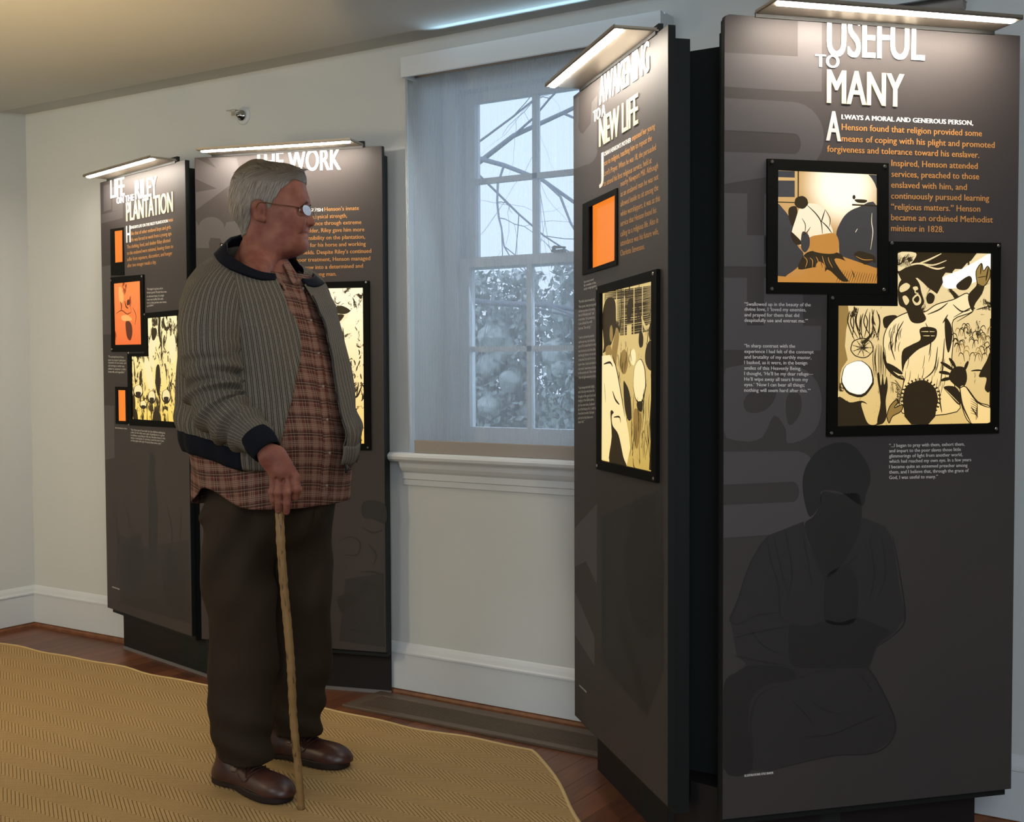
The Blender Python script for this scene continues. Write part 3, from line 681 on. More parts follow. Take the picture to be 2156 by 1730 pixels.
st = [[(250, 480), (170, 600), (110, 780), (80, 850), (120, 870), (200, 830), (290, 820)], [(240, 490), (260, 600), (290, 700), (300, 830), (340, 860)], [(270, 480), (300, 620), (330, 720)], [(320, 460), (350, 640), (330, 760)], [(395, 460), (420, 600), (440, 710)], [(105, 1010), (200, 1030), (330, 1050)], [(790, 480), (820, 640), (845, 830), (810, 900), (730, 960)], [(690, 500), (710, 640), (690, 760)], [(740, 480), (760, 640), (720, 760)],
      [(360, 1110), (480, 1070), (620, 1050), (690, 1070), (760, 1190), (803, 1300), (780, 1380), (700, 1430), (540, 1440), (400, 1470), (250, 1510)], [(350, 1200), (400, 1250), (440, 1300)], [(430, 1200), (490, 1240), (560, 1258)], [(280, 1140), (200, 1190), (170, 1300), (185, 1420)], [(130, 1180), (110, 1300), (120, 1420)], [(90, 1190), (90, 1330)], [(400, 1360), (520, 1350), (640, 1300), (740, 1260)], [(520, 660), (600, 600), (640, 560)], [(450, 600), (500, 670), (540, 700)], [(100, 930), (220, 900), (330, 880)], [(560, 700), (560, 840)], [(590, 690), (600, 840)], [(60, 1230), (80, 1400)], [(160, 880), (220, 960), (300, 1000)], [(640, 1090), (660, 1100), (700, 1160)]]
drawing(4, [hair, face, forearm, hands, shadow], st, c7, .0042, [body])
title(4, 'title_word', [("USEFUL", c5(790, 390), c5(1458, 416), capv(4, c5(1300, 165-35), c5(1300, 410))), ("TO", c5(708, 468), c5(868, 474), capv(4, c5(720, 380), c5(720, 468)))], 'white')
title(4, 'title_word', [("MANY", c5(790, 718), c5(1315, 742), capv(4, c5(850, 487), c5(850, 720)))], 'cream')
title(4, 'drop_capital', [("A", c5(787, 980), c5(880, 985), capv(4, c5(830, 775), c5(830, 982)))], 'small', .0008)
emb = .0208
lines(4, 'lead_line', [("LWAYS A MORAL AND GENEROUS PERSON,", c5(890, 830), c5(1800, 863))], .0155, 'white', .028)
lines(4, 'body_text', [("Henson found that religion provided some", c5(890, 905), c5(1862, 940)), ("means of coping with his plight and promoted", c5(890, 985), c5(1950, 1020)), ("forgiveness and tolerance toward his enslaver.", c5(790, 1058), c5(1843, 1090)),
  ("Inspired, Henson attended", c5(1235, 1152), c5(1832, 1168)), ("services, preached to those", c5(1235, 1228), c5(1842, 1240)), ("enslaved with him, and", c5(1233, 1303), c5(1757, 1315)), ("continuously pursued learning", c5(1233, 1380), c5(1912, 1390)), ("\u201creligious matters.\u201d Henson", c5(1233, 1456), c5(1850, 1465)), ("became an ordained Methodist", c5(1233, 1530), c5(1937, 1540)), ("minister in 1828.", c5(1233, 1605), c5(1597, 1610))], emb, 'orange', .010)
q1_ = [("\u201cSwallowed up in the beauty of the", 918, 463), ("divine love, I \u2018loved my enemies,", 948, 436), ("and prayed for them that did", 981, 396), ("despitefully use and entreat me.\u2019\u201d", 1013, 447)]
lines(4, 'quotation', [(s, c6(75, y-1), c6(r_, y)) for s, y, r_ in q1_], .0115, 'small', .006)
q2_ = [("\u201cIn sharp contrast with the", 1162, 372), ("experience I had felt of the contempt", 1195, 481), ("and brutality of my earthly master,", 1228, 467), ("I basked, as it were, in the benign", 1260, 443), ("smiles of this Heavenly Being.", 1293, 407), ("I thought, \u2018He\u2019ll be my dear refuge\u2014", 1325, 478), ("He\u2019ll wipe away all tears from my", 1358, 448), ("eyes.\u2019 \u2018Now I can bear all things;", 1390, 428), ("nothing will seem hard after this.\u2019\u201d", 1423, 463)]
lines(4, 'quotation', [(s, c6(75, y), c6(r_, y)) for s, y, r_ in q2_], .0115, 'small', .006)
q3_ = [("\u201c...I began to pray with them, exhort them,", 92, 1104), ("and impart to the poor slaves those little", 115, 1088), ("glimmerings of light from another world,", 138, 1095), ("which had reached my own eye. In a few years", 161, 1133), ("I became quite an esteemed preacher among", 185, 1117), ("them, and I believe that, through the grace of", 208, 1122), ("God, I was useful to many.\u201d", 232, 987)]
lines(4, 'quotation', [(s, c7(774, y), c7(r_, y-10*(r_-774)/350)) for s, y, r_ in q3_], .0115, 'small', .006)
lines(4, 'credit_line', [("ILLUSTRATIONS: KYLE BAKER", c7(145, 1535), c7(270, 1521))], .0075, 'small', .01)
# frames
f1 = frame_plate(PR[4], 4, [(1612, 338.6), (1867, 346), (1867, 511), (1867, 622.9), (1612, 622.9)], [(1634.6, 362.3), (1844.6, 369.5), (1845.4, 599.6), (1634, 598.8)])
screws(f1, 4, [c6(228, 70), c6(890, 92), c6(885, 817), c6(228, 817)])
f2 = frame_plate(PR[4], 4, [(1868, 511), (2103.4, 511.8), (2099, 913), (1738, 923), (1740.7, 624), (1868, 624)], [(1886, 531.5), (2084.8, 534.3), (2082, 891.7), (1760.4, 900.6), (1761.5, 647), (1886, 647)])
screws(f2, 4, [c6(932, 543), c6(1557, 552), c6(583, 868), c6(578, 1660), c6(1543, 1628)])
def art(i_, name, base, shapes, mats, cc, outline=()):
    P = Print(); polyfill(P, [uv(i_, *p) for p in base], 0, .0006); lay = .0007
    for kind, pts, mi, *rest in shapes:
        if kind == 'p': polyfill(P, [uv(i_, *cc(*p)) for p in pts], mi, lay)
        elif kind == 's': polyfill(P, [uv(i_, *cc(*p)) for p in catmull(pts, 4, True)], mi, lay)
        elif kind == 'l': ribbon(P, catmull([uv(i_, *cc(*p)) for p in pts], 5), rest[0], mi, lay)
        elif kind == 'e':
            (x_, y_, rx, ry) = pts; polyfill(P, [uv(i_, *cc(x_+rx*math.cos(a)*(1+.03*math.sin(7*a)), y_+ry*math.sin(a)*(1+.03*math.cos(5*a)))) for a in np.linspace(0, 2*PI, 25)[:-1]], mi, lay)
        if kind == 's' and mi in outline: lay += .00003; q = catmull([uv(i_, *cc(*p)) for p in list(pts)+[pts[0]]], 4); ribbon(P, q, .0024, 1, lay, False)
        lay += .00003
    return P.build(name, mats, PR[i_])
rn = random.Random(11)
# kneeling figure seen from behind
L_ = 'l'
sh = [
 ('p', [(264, 285), (375, 285), (375, 340), (330, 400), (264, 330)], 0), ('p', [(264, 120), (368, 122), (368, 160), (264, 158)], 2), ('p', [(264, 178), (368, 178), (368, 275), (264, 275)], 2), ('p', [(385, 122), (392, 122), (392, 290), (385, 290)], 1), ('p', [(264, 302), (372, 304), (372, 310), (264, 308)], 1),
 ('s', [(265, 325), (300, 345), (340, 400), (370, 480), (385, 560), (420, 610), (392, 680), (330, 730), (264, 760), (264, 500)], 2),
 ('s', [(850, 322), (740, 332), (672, 370), (632, 430), (612, 490), (628, 560), (640, 620), (730, 650), (850, 690)], 2),
 ('p', [(800, 138), (852, 140), (852, 228), (838, 190), (820, 160)], 2),
 ('p', [(705, 312), (850, 318), (850, 326), (705, 322)], 1), ('s', [(722, 285), (790, 288), (780, 305), (735, 303)], 1), ('e', (716, 272, 9, 13), 1),
 ('p', [(264, 740), (380, 750), (470, 690), (640, 620), (700, 640), (850, 690), (850, 780), (264, 780)], 5),
 ('s', [(420, 620), (480, 590), (620, 600), (660, 640), (720, 740), (650, 770), (560, 700), (520, 780), (470, 775), (500, 690), (390, 700)], 1),
 ('s', [(500, 660), (545, 680), (530, 778), (470, 778)], 5), ('s', [(600, 640), (680, 660), (720, 770), (680, 760)], 5),
 ('s', [(335, 340), (375, 330), (385, 380), (375, 470), (350, 440), (332, 390)], 1),
 ('s', [(410, 322), (500, 316), (548, 358), (575, 430), (590, 485), (520, 497), (455, 512), (442, 478), (412, 560), (372, 535), (348, 500), (372, 410)], 4),
 ('s', [(345, 480), (372, 500), (412, 545), (380, 556), (352, 525)], 1),
 ('s', [(456, 512), (520, 495), (602, 488), (628, 545), (612, 600), (540, 606), (470, 590), (450, 560)], 5), ('s', [(412, 480), (450, 500), (455, 560), (430, 600), (405, 570)], 2),
 ('e', (406, 306, 40, 38), 1),
 ('l', [(440, 322), (490, 370), (522, 420), (530, 490)], 1, .0028), ('l', [(545, 350), (530, 400), (524, 420)], 1, .0028), ('l', [(524, 415), (560, 450), (585, 486)], 1, .0028),
 ('l', [(545, 345), (575, 400), (570, 450)], 1, .002), ('l', [(410, 400), (430, 440), (425, 500)], 1, .002), ('l', [(460, 450), (440, 480), (410, 500)], 1, .002)]
for k in range(16): sh.append(('l', [(640+k*14, 700+k*1.5), (610+k*15, 778)], 1, .0012))
for k in range(10): sh.append(('l', [(420+k*18, 625+rn.uniform(-8, 8)), (440+k*16, 650), (430+k*20, 690)], 2 if k % 2 else 5, .002))
sh += [('s', [(715, 610), (745, 590), (790, 600), (835, 620), (840, 660), (820, 650), (780, 670), (740, 640)], 1), ('l', [(725, 620), (770, 640), (825, 640)], 5, .002), ('l', [(820, 365), (818, 420), (825, 480), (812, 580)], 4, .0018), ('l', [(722, 480), (735, 458)], 4, .0015)]
cg = uv(4, *c6(650, 200)); t, b = nodes_of(M['p4a_tan']); src = b.inputs['Emission Color'].links[0].from_socket
g = t.nodes.new('ShaderNodeTexCoord'); vm = t.nodes.new('ShaderNodeVectorMath'); vm.operation = 'DISTANCE'; t.links.new(g.outputs['Object'], vm.inputs[0]); vm.inputs[1].default_value = (cg[0], 0, cg[1])
r1 = t.nodes.new('ShaderNodeMapRange'); r1.interpolation_type = 'SMOOTHSTEP'; r1.inputs[1].default_value = .035; r1.inputs[2].default_value = .115; t.links.new(vm.outputs['Value'], r1.inputs[0]); t.links.new(mixc(t, r1.outputs[0], (1.5, 1.35, 1.0), src), b.inputs['Emission Color'])
art(4, 'backlit_picture', [(1633.5, 361.5), (1845.4, 368.8), (1846, 600.4), (1633, 599.6)], sh, [M['p4a_tan'], M['p4ink'], M['p4a_grey'], M['p4a_glow'], M['p4a_shirt'], M['p4a_floor']], c6)
# man with raised arm among listeners
sh = [('s', [(1440, 640), (1525, 598), (1525, 700), (1440, 760), (1330, 800), (1250, 800), (1240, 740), (1330, 700)], 3),
 ('s', [(860, 915), (965, 915), (1000, 960), (900, 1050), (860, 1150), (690, 1160), (670, 1050), (690, 915)], 0),
 ('p', [(617, 912), (682, 912), (690, 980), (672, 1050), (664, 1150), (680, 1230), (640, 1290), (630, 1400), (617, 1440)], 2),
 ('p', [(966, 590), (1438, 596), (1405, 640), (1380, 655), (1350, 690), (1310, 690), (1290, 715), (1255, 712), (1235, 740), (1240, 770), (1225, 800), (1205, 838), (1180, 820), (1150, 800), (1120, 770), (1090, 745), (1040, 745), (1000, 770), (966, 700)], 1),
 ('s', [(975, 600), (1080, 598), (1060, 650), (1010, 690), (972, 700)], 0)]
for p in ([(968, 700), (1020, 680), (1090, 660), (1180, 668), (1260, 640)], [(1090, 662), (1150, 640), (1230, 600)], [(1000, 690), (1060, 600)], [(1120, 665), (1200, 690), (1250, 680)]): sh.append(('l', p, 0, .004))
for k in range(12): sh.append(('l', [(980+k*8, 605+rn.uniform(0, 20)), (975+k*6, 640+rn.uniform(0, 20)), (970+k*8, 680)], 1, .0015))
sh += [('s', [(1140, 860), (1160, 830), (1190, 850), (1180, 890), (1150, 895)], 1), ('s', [(1320, 780), (1390, 730), (1410, 760), (1380, 810), (1330, 810)], 1), ('s', [(890, 980), (960, 965), (975, 1000), (930, 1030), (895, 1040)], 1),
 ('s', [(1000, 960), (1060, 940), (1130, 945), (1200, 900), (1300, 870), (1380, 832), (1400, 880), (1412, 940), (1300, 990), (1300, 1100), (1290, 1250), (1310, 1400), (1320, 1530), (1000, 1540), (1010, 1340), (960, 1320), (905, 1240), (888, 1130), (905, 1050), (950, 990)], 4),
 ('s', [(975, 800), (1000, 752), (1060, 735), (1098, 775), (1112, 830), (1128, 885), (1112, 925), (1140, 985), (1100, 1012), (1050, 1000), (1020, 930), (980, 900)], 1),
 ('s', [(985, 800), (1020, 775), (1045, 790), (1030, 815), (990, 830)], 0), ('s', [(1062, 800), (1085, 795), (1092, 812), (1070, 818)], 0), ('s', [(1058, 868), (1090, 838), (1110, 868), (1105, 898), (1075, 905)], 0), ('s', [(1066, 872), (1090, 850), (1100, 872), (1085, 892)], 1), ('s', [(1000, 860), (1020, 850), (1040, 880), (1020, 905)], 0), ('l', [(1080, 800), (1075, 830), (1095, 835)], 0, .003),
 ('s', [(1385, 850), (1432, 790), (1440, 760), (1482, 770), (1470, 830), (1430, 890), (1408, 935)], 1), ('s', [(1440, 775), (1432, 705), (1465, 655), (1476, 700), (1500, 672), (1516, 700), (1510, 745), (1478, 790)], 2), ('l', [(1465, 655), (1458, 720)], 1, .003), ('l', [(1505, 680), (1490, 760)], 1, .004), ('l', [(1440, 740), (1500, 730)], 1, .002),
 ('s', [(1100, 1050), (1135, 1032), (1195, 1042), (1202, 1080), (1186, 1112), (1150, 1138), (1085, 1172), (1020, 1240), (1000, 1300), (998, 1180), (1050, 1140), (1105, 1108)], 1), ('l', [(1110, 1060), (1190, 1060)], 0, .002), ('l', [(1120, 1085), (1190, 1085)], 0, .002),
 ('s', [(1250, 980), (1285, 1020), (1292, 1100), (1270, 1185), (1252, 1110)], 1),
 ('l', [(1320, 1000), (1420, 935), (1400, 920), (1300, 975)], 1, .003), ('l', [(888, 1180), (905, 1260), (960, 1320), (1015, 1345)], 1, .008), ('l', [(900, 1250), (1000, 1310)], 1, .012),
 ('e', (762, 1160, 68, 60), 1), ('e', (762, 1160, 62, 54), 0)]
for k in range(9): a = k*.7; sh.append(('l', [(762+60*math.cos(a), 1160+52*math.sin(a)), (762, 1160), (762+55*math.cos(a+2), 1160+50*math.sin(a+2))], 1, .0015))
for k in range(14): x = 690+k*13; sh.append(('l', [(x, 925+rn.uniform(0, 40)), (x+rn.uniform(-25, 25), 1010), (x+rn.uniform(-10, 30), 1090+rn.uniform(0, 30))], 1, .003))
for k in range(8): x = 830+k*9; sh.append(('l', [(x, 1130+rn.uniform(0, 40)), (x+rn.uniform(-10, 10), 1230), (x+5, 1330)], 1, .002))
sh += [('e', (735, 1342, 96, 108), 1), ('e', (733, 1335, 88, 98), 3),
 ('s', [(617, 1452), (690, 1480), (760, 1470), (800, 1500), (850, 1590), (850, 1612), (617, 1618)], 1), ('s', [(760, 1480), (830, 1520), (850, 1600), (800, 1605), (770, 1540)], 0),
 ('s', [(850, 1590), (870, 1480), (850, 1330), (862, 1305), (872, 1380), (882, 1310), (892, 1375), (905, 1325), (912, 1390), (900, 1470), (905, 1560), (880, 1605)], 1),
 ('s', [(905, 1560), (925, 1500), (962, 1462), (972, 1475), (950, 1510), (1000, 1490), (990, 1530), (940, 1560), (920, 1600)], 2),
 ('e', (1103, 1452, 104, 106), 1), ('p', [(1000, 1460), (1206, 1460), (1190, 1560), (1150, 1605), (1050, 1607), (1010, 1560)], 1),
 ('s', [(1270, 1320), (1300, 1270), (1350, 1265), (1372, 1290), (1375, 1350), (1345, 1400), (1320, 1385), (1280, 1350)], 1)]
for a, b in (((1300, 1290), (1222, 1240)), ((1312, 1275), (1272, 1215)), ((1280, 1310), (1212, 1298)), ((1285, 1335), (1222, 1348)), ((1360, 1290), (1384, 1232))):
    sh.append(('l', [a, ((a[0]+b[0])/2, (a[1]+b[1])/2-3), b], 1, .0085))
sh += [('s', [(1335, 1390), (1372, 1385), (1440, 1470), (1512, 1500), (1512, 1592), (1395, 1596), (1345, 1490)], 4), ('l', [(1335, 1390), (1350, 1490), (1400, 1595)], 1, .004), ('l', [(1372, 1388), (1440, 1475), (1510, 1505)], 1, .003), ('l', [(1400, 1500), (1440, 1560)], 1, .003), ('s', [(1240, 1385), (1310, 1385), (1345, 1450), (1330, 1490), (1280, 1440)], 1), ('l', [(1250, 1400), (1330, 1480)], 0, .002),
 ('s', [(1445, 1320), (1490, 1230), (1512, 1190), (1512, 1400), (1480, 1395), (1490, 1330)], 1), ('s', [(1400, 985), (1516, 980), (1510, 900), (1440, 905)], 0), ('l', [(1430, 930), (1512, 905)], 1, .003), ('l', [(1400, 1290), (1440, 1285), (1500, 1292)], 1, .004)]
for k in range(46):
    x = 1308+rn.uniform(0, 190); y = 1010+rn.uniform(0, 190); d_ = rn.choice((-1, 1)); sh.append(('l', [(x, y+50), (x+8*d_, y+10), (x+26*d_, y), (x+36*d_, y+22)], 1 if k % 3 else 2, .0022))
for k in range(30): a = k*2*PI/30; sh.append(('l', [(1103+100*math.cos(a), 1452+100*math.sin(a)), (1103+112*math.cos(a+.05), 1452+112*math.sin(a+.05)), (1103+118*math.cos(a), 1452+116*math.sin(a))], 1, .004))
for p in ([(1130, 1010), (1160, 1100), (1150, 1200)], [(1000, 1000), (960, 1080), (950, 1180)], [(1200, 1150), (1180, 1280), (1120, 1340)], [(1240, 1100), (1230, 1250), (1215, 1380)], [(930, 1060), (925, 1140), (950, 1230)], [(1290, 900), (1340, 940), (1390, 930)], [(1260, 960), (1230, 1010)], [(1210, 1400), (1215, 1480), (1225, 1535)], [(1140, 960), (1210, 930), (1260, 890)]): sh.append(('l', p, 1, .0034))
for k in range(26):
    x = 1010+rn.uniform(0, 280); y = 1150+rn.uniform(0, 260); sh.append(('l', [(x, y), (x-4, y+40), (x-14, y+80)], 1, .0015))
for k in range(14):
    x = 915+rn.uniform(0, 80); y = 1010+rn.uniform(0, 120); sh.append(('l', [(x, y), (x-10, y+30), (x-8, y+60)], 1, .0018))
for k in range(10): sh.append(('l', [(920+rn.uniform(0, 60), 1345+k*14), (960, 1360+k*12), (990, 1400+k*10)], 1, .002))
for k in range(7): sh.append(('l', [(1390, 1450+k*14), (1430, 1480+k*12), (1420, 1530+k*8)], 1, .0015))
art(4, 'backlit_picture', [(1885, 530.8), (2086, 533.5), (2083, 892.7), (1759.5, 901.5), (1760.5, 646), (1885, 646)], sh, [M['p4b_bg'], M['p4ink'], M['p4b_gold'], M['p4b_white'], M['p4b_light']], c6, (4, 2))

# ---- panel 3
ghost(3, [G(3, [c3(158, 540), c3(190, 520), c3(188, 680)]+[c3(*p) for p in arcpts(215, 690, 30, 60, 180, 90, 6)]+[c3(262, 690), c3(268, 560), c3(300, 520), c3(302, 850)]+[c3(*p) for p in arcpts(230, 850, 74, 90, 0, 90, 8)]+[c3(160, 965)]),
  G(3, [(1206, 650), (1254, 655), (1254, 800), (1206, 790)]), G(3, [(1210, 1110), (1258, 1060), (1258, 1230), (1235, 1180), (1210, 1190)]), G(3, [(1211, 1240), (1254, 1340), (1254, 1400), (1211, 1330)])])
drawing(3, [[(300, 260), (320, 180), (370, 160), (405, 200), (410, 290), (420, 420), (450, 460), (455, 640), (430, 820), (370, 860), (330, 800), (280, 640), (270, 420)], [(240, 780), (300, 820), (340, 980), (370, 1120), (380, 1220), (300, 1000)]],
  [[(150, 300), (200, 420), (240, 700)], [(410, 140), (412, 300), (440, 420)], [(310, 260), (300, 420), (340, 640)], [(380, 500), (350, 660), (370, 860)], [(460, 480), (450, 700), (430, 860)], [(240, 800), (300, 900), (340, 1100), (360, 1230)]], crop(1200, 980, 2.307), .005, [[(150, 250), (450, 130), (460, 1000), (380, 1230), (160, 950)]])
title(3, 'title_word', [("AWAKENING", c3(318, 580), c3(620, 383), capv(3, c3(600, 205), c3(600, 395))), ("TO A", c3(282, 682), c3(352, 640), capv(3, c3(300, 605), c3(300, 672)))], 'white')
title(3, 'title_word', [("NEW LIFE", c3(318, 836), c3(552, 702), capv(3, c3(540, 520), c3(540, 708)))], 'cream')
title(3, 'drop_capital', [("J", c3(318, 1035), c3(342, 1022), capv(3, c3(338, 872), c3(338, 1028)))], 'white', .0008)
lines(3, 'lead_line', [("OSIAH HENSON\u2019S MOTHER", c3(345, 893), c3(508, 812))], .0165, 'white', .026)
lines(3, 'body_text', [("exposed her young", c3(514, 808), c3(655, 735)), ("son to religion, teaching him to repeat the", c3(345, 952), c3(636, 808)), ("Lord\u2019s Prayer. When he was 18, she persuaded", c3(345, 1015), c3(661, 866)), ("him to attend his first religious service, held at", c3(318, 1088), c3(635, 945)),
  ("nearby Newport Mill. Although", c3(447, 1083), c3(675, 980)), ("as an enslaved man he was not", c3(447, 1145), c3(677, 1046)), ("allowed inside to sit among the", c3(447, 1205), c3(677, 1112)), ("white worshippers, it was at this", c3(447, 1265), c3(687, 1178)), ("service that Henson found his", c3(447, 1325), c3(665, 1250)), ("calling to a religious life. Also in", c3(447, 1388), c3(677, 1312)), ("attendance was his future wife,", c3(447, 1445), c3(680, 1380)), ("Charlotte Stevenson.", c3(447, 1505), c3(594, 1468))], .0215, 'orange', .010)
blk = [(["\u201cMy mother came to me and said,", "\u2018Now, my son, I want you to go and", "ask leave to go down to the meeting,", "hear the Methodist preach.\u2019 I said", "to my mother, \u2018I do not want to go,", "I am afraid he will", "beat me.\u2019 She said go.\u201d"], [90, 150, 205, 255, 305, 358, 415], [410, 425, 415, 405, 415, 378, 372]),
 (["\u201cI went in and saw the preacher", "and his text was, that he by the", "grace of God tasted death for every", "man; the bond and the free alike,", "and the light broke in on my soul,", "to hear that Christ died for me too,", "a poor slave. I stood and drank in", "every word. I went home and prayed", "in the woods and I felt a new", "\u201cwhen the light entered my heart.\u201d"], [525, 580, 630, 690, 742, 795, 850, 905, 955, 1010], [410, 415, 430, 425, 430, 425, 435, 440, 430, 438]),
 (["\u201cI was transported with delight,", "and all that day went about the", "thoughts of the good Lord and", "singing in the fields alone,", "yet I was never alone. Swallowed", "up in the beauty of it, I told to", "those about me what I had seen", "and tried to help them on in", "their lot.\u201d"], [1135, 1185, 1240, 1290, 1345, 1395, 1445, 1500, 1550], [415, 412, 425, 410, 415, 430, 410, 395, 295])]
for tx, ys, rs in blk: lines(3, 'quotation', [(s, c8(216, y+8), c8(r_, y-10+ (y-500)*.012)) for s, y, r_ in zip(tx, ys, rs)], .0115, 'small', .004)
lines(3, 'caption', [("Hymn book owned", c3(226, 1660), c3(284, 1645)), ("by a member of the", c3(226, 1680), c3(298, 1665)), ("early congregation.", c3(226, 1702), c3(304, 1684))], .0095, 'small', .006)
lines(3, 'credit_line', [("ILLUSTRATIONS: KYLE BAKER", (1222.5, 1440), (1237.5, 1455))], .0075, 'small', .01)
f3 = frame_plate(PR[3], 3, [(1227, 429.3), (1299.2, 398), (1299.8, 560.4), (1227, 579)], [(1239.5, 436), (1295, 412), (1295, 550.7), (1239.5, 567.4)], .004)
f4 = frame_plate(PR[3], 3, [(1260.8, 604.8), (1389.4, 573), (1389.4, 1023.9), (1262.8, 987.7)], [(1268, 619), (1377.9, 597.6), (1379.3, 1000.8), (1268.6, 970.4)], .010)
screws(f4, 3, [c4(252, 168), c4(665, 78), c4(672, 1572), c4(258, 1455)], .010)
# niche behind the opening with an orange back
hp = [uv(3, *q) for q in [(1239.5, 436), (1295, 412), (1295, 550.7), (1239.5, 567.4)]]
def niche(i_, hp, dep, pr):
    bm = bmesh.new(); u0 = min(p[0] for p in hp); u1 = max(p[0] for p in hp); z0 = min(p[1] for p in hp); z1 = max(p[1] for p in hp)
    box(bm, u0-.01, u1+.01, dep, dep+.002, z0-.01, z1+.01); n_ = obj('niche_back', bm, M['orange_lit'], pr)
niche(3, hp, .013, PR[3])
bm = bmesh.new(); u1 = max(p[0] for p in hp); z0 = hp[3][1]; z1 = hp[0][1]
for k in range(10):
    zz = z0+(z1-z0)*k/10; box(bm, u1-.006-.010*math.sin(PI*k/10), u1-.004, .008+.002*k/10, .010+.002*k/10, zz, zz+(z1-z0)/10)
obj('open_page', bm, M['cream'], PR[3])
sh = []
for k in range(44):
    y = 175+k*7.5; x0 = 285 if y < 240 else 370; sh.append(('l', [(x0, y+18), ((x0+640)/2, y+8+rn.uniform(-3, 3)), (648, y-12)], 1, .0026))
for x in (372, 430, 500, 562): sh.append(('p', [(x, 150), (x+6, 150), (x+6, 600), (x, 600)], 0))
sh += [('p', [(452, 445), (486, 440), (486, 600), (452, 610)], 0), ('s', [(470, 250), (495, 260), (490, 330), (470, 425), (452, 380), (455, 300)], 1),
 ('p', [(372, 470), (400, 500), (410, 620), (450, 600), (520, 640), (590, 580), (652, 560), (652, 1520), (272, 1415), (272, 700), (380, 640)], 0),
 ('s', [(278, 640), (285, 580), (272, 420), (280, 310), (305, 245), (345, 238), (368, 280), (372, 380), (372, 470), (345, 560), (330, 590)], 1), ('e', (338, 500, 12, 62), 2), ('s', [(300, 600), (330, 585), (345, 640), (330, 665), (300, 655)], 2), ('s', [(345, 600), (375, 470), (392, 480), (395, 540), (380, 660), (372, 760), (350, 680)], 2),
 ('p', [(272, 660), (330, 655), (372, 740), (400, 850), (425, 1000), (450, 1130), (470, 1240), (480, 1340), (455, 1465), (272, 1415)], 3),
 ('l', [(345, 650), (380, 770), (415, 960), (440, 1110)], 1, .006), ('l', [(350, 920), (370, 980), (400, 1020)], 1, .007), ('s', [(335, 1070), (360, 1075), (345, 1100), (352, 1170), (395, 1240), (430, 1400), (450, 1475), (330, 1440), (345, 1250)], 1), ('l', [(285, 720), (330, 710), (350, 740)], 1, .006), ('l', [(360, 1110), (400, 1110), (410, 1150)], 1, .005), ('l', [(290, 860), (300, 1000)], 1, .003),
 ('e', (432, 710, 30, 90), 2), ('e', (500, 680, 20, 60), 3), ('e', (548, 860, 47, 165), 1), ('e', (546, 855, 43, 155), 3),
 ('s', [(545, 500), (560, 490), (574, 540), (570, 600), (550, 612), (540, 570)], 1), ('s', [(590, 640), (615, 570), (650, 590), (652, 760), (620, 780), (590, 720)], 1), ('s', [(630, 300), (652, 290), (652, 390), (632, 380)], 3), ('l', [(560, 390), (590, 470), (620, 450)], 0, .012), ('s', [(615, 480), (645, 400), (652, 560), (620, 550)], 1),
 ('s', [(430, 860), (448, 870), (470, 920), (485, 1000), (490, 1120), (465, 1135), (440, 1040)], 1), ('s', [(530, 1010), (570, 1010), (565, 1080), (535, 1060)], 1), ('s', [(510, 1060), (560, 1100), (560, 1220), (530, 1350), (505, 1250)], 2),
 ('p', [(640, 880), (652, 840), (652, 1520), (620, 1505), (630, 1300), (622, 1150)], 1)]
for k in range(26):
    x = 480+rn.uniform(0, 160); y = 900+rn.uniform(0, 400); sh.append(('l', [(x, y), (x+rn.uniform(-8, 8), y+90), (x+rn.uniform(-15, 15), y+180)], 1, .0032))
for k in range(14):
    x = 385+rn.uniform(0, 120); y = 600+rn.uniform(0, 200); sh.append(('l', [(x, y), (x+rn.uniform(-8, 8), y+40), (x+rn.uniform(-5, 15), y+90)], 1, .0032))
art(3, 'backlit_picture', [(1267.5, 618), (1378.5, 596.5), (1380, 1002), (1268, 971.5)], sh, [M['y3'], M['p4ink'], M['p4b_gold'], M['y3b']], c4, (3,))

# ---- panel 1
ghost(1, [G(1, [(222, 392), (238, 388), (238, 440), (222, 446)]), G(1, [(217, 452), (262, 440), (262, 458), (217, 470)]), G(1, [(240, 395), (262, 390), (262, 440), (240, 445)]), G(1, [(217, 560), (236, 556), (236, 700), (217, 702)]), G(1, [(220, 850), (240, 850), (240, 960), (220, 965)])])
drawing(1, [[(314, 960), (320, 950), (326, 962), (324, 1000), (330, 1060), (326, 1160), (312, 1160), (310, 1060)], [(262, 1150), (290, 1120), (300, 1180), (290, 1230), (268, 1220)], [(340, 1180), (370, 1160), (390, 1220), (380, 1280), (345, 1260)]],
  [[(240, 1050), (245, 1150), (240, 1230)], [(260, 1060), (270, 1100), (262, 1180)], [(300, 1180), (330, 1240), (370, 1260)], [(270, 1250), (330, 1270), (390, 1300)], [(350, 1060), (360, 1120), (350, 1200)], [(380, 1080), (376, 1160)]], lambda x, y: (x, y), .005, [[(245, 1120), (300, 1150), (395, 1130), (398, 1310), (250, 1270)]])
title(1, 'title_word', [("LIFE", (237.5, 418), (266, 411), capv(1, (251, 375), (251, 414))), ("RILEY", (288.8, 419), (334, 408), capv(1, (300, 377), (300, 416))), ("ON THE", (250, 429), (285.5, 420.5), capv(1, (256, 414), (256, 427)))], 'white', .0018)
title(1, 'title_word', [("PLANTATION", (270, 464.5), (367, 441.5), capv(1, (300, 417), (300, 457)))], 'cream', .0018)
title(1, 'drop_capital', [("H", cA(545, 1013), cA(610, 1003), capv(1, cA(580, 735), cA(580, 1008)))], 'white', .0008)
lines(1, 'lead_line', [("ENSON\u2019S LIFE ON THE RILEY PLANTATION", cA(617, 787), cA(1228, 660))], .0165, 'white', .026)
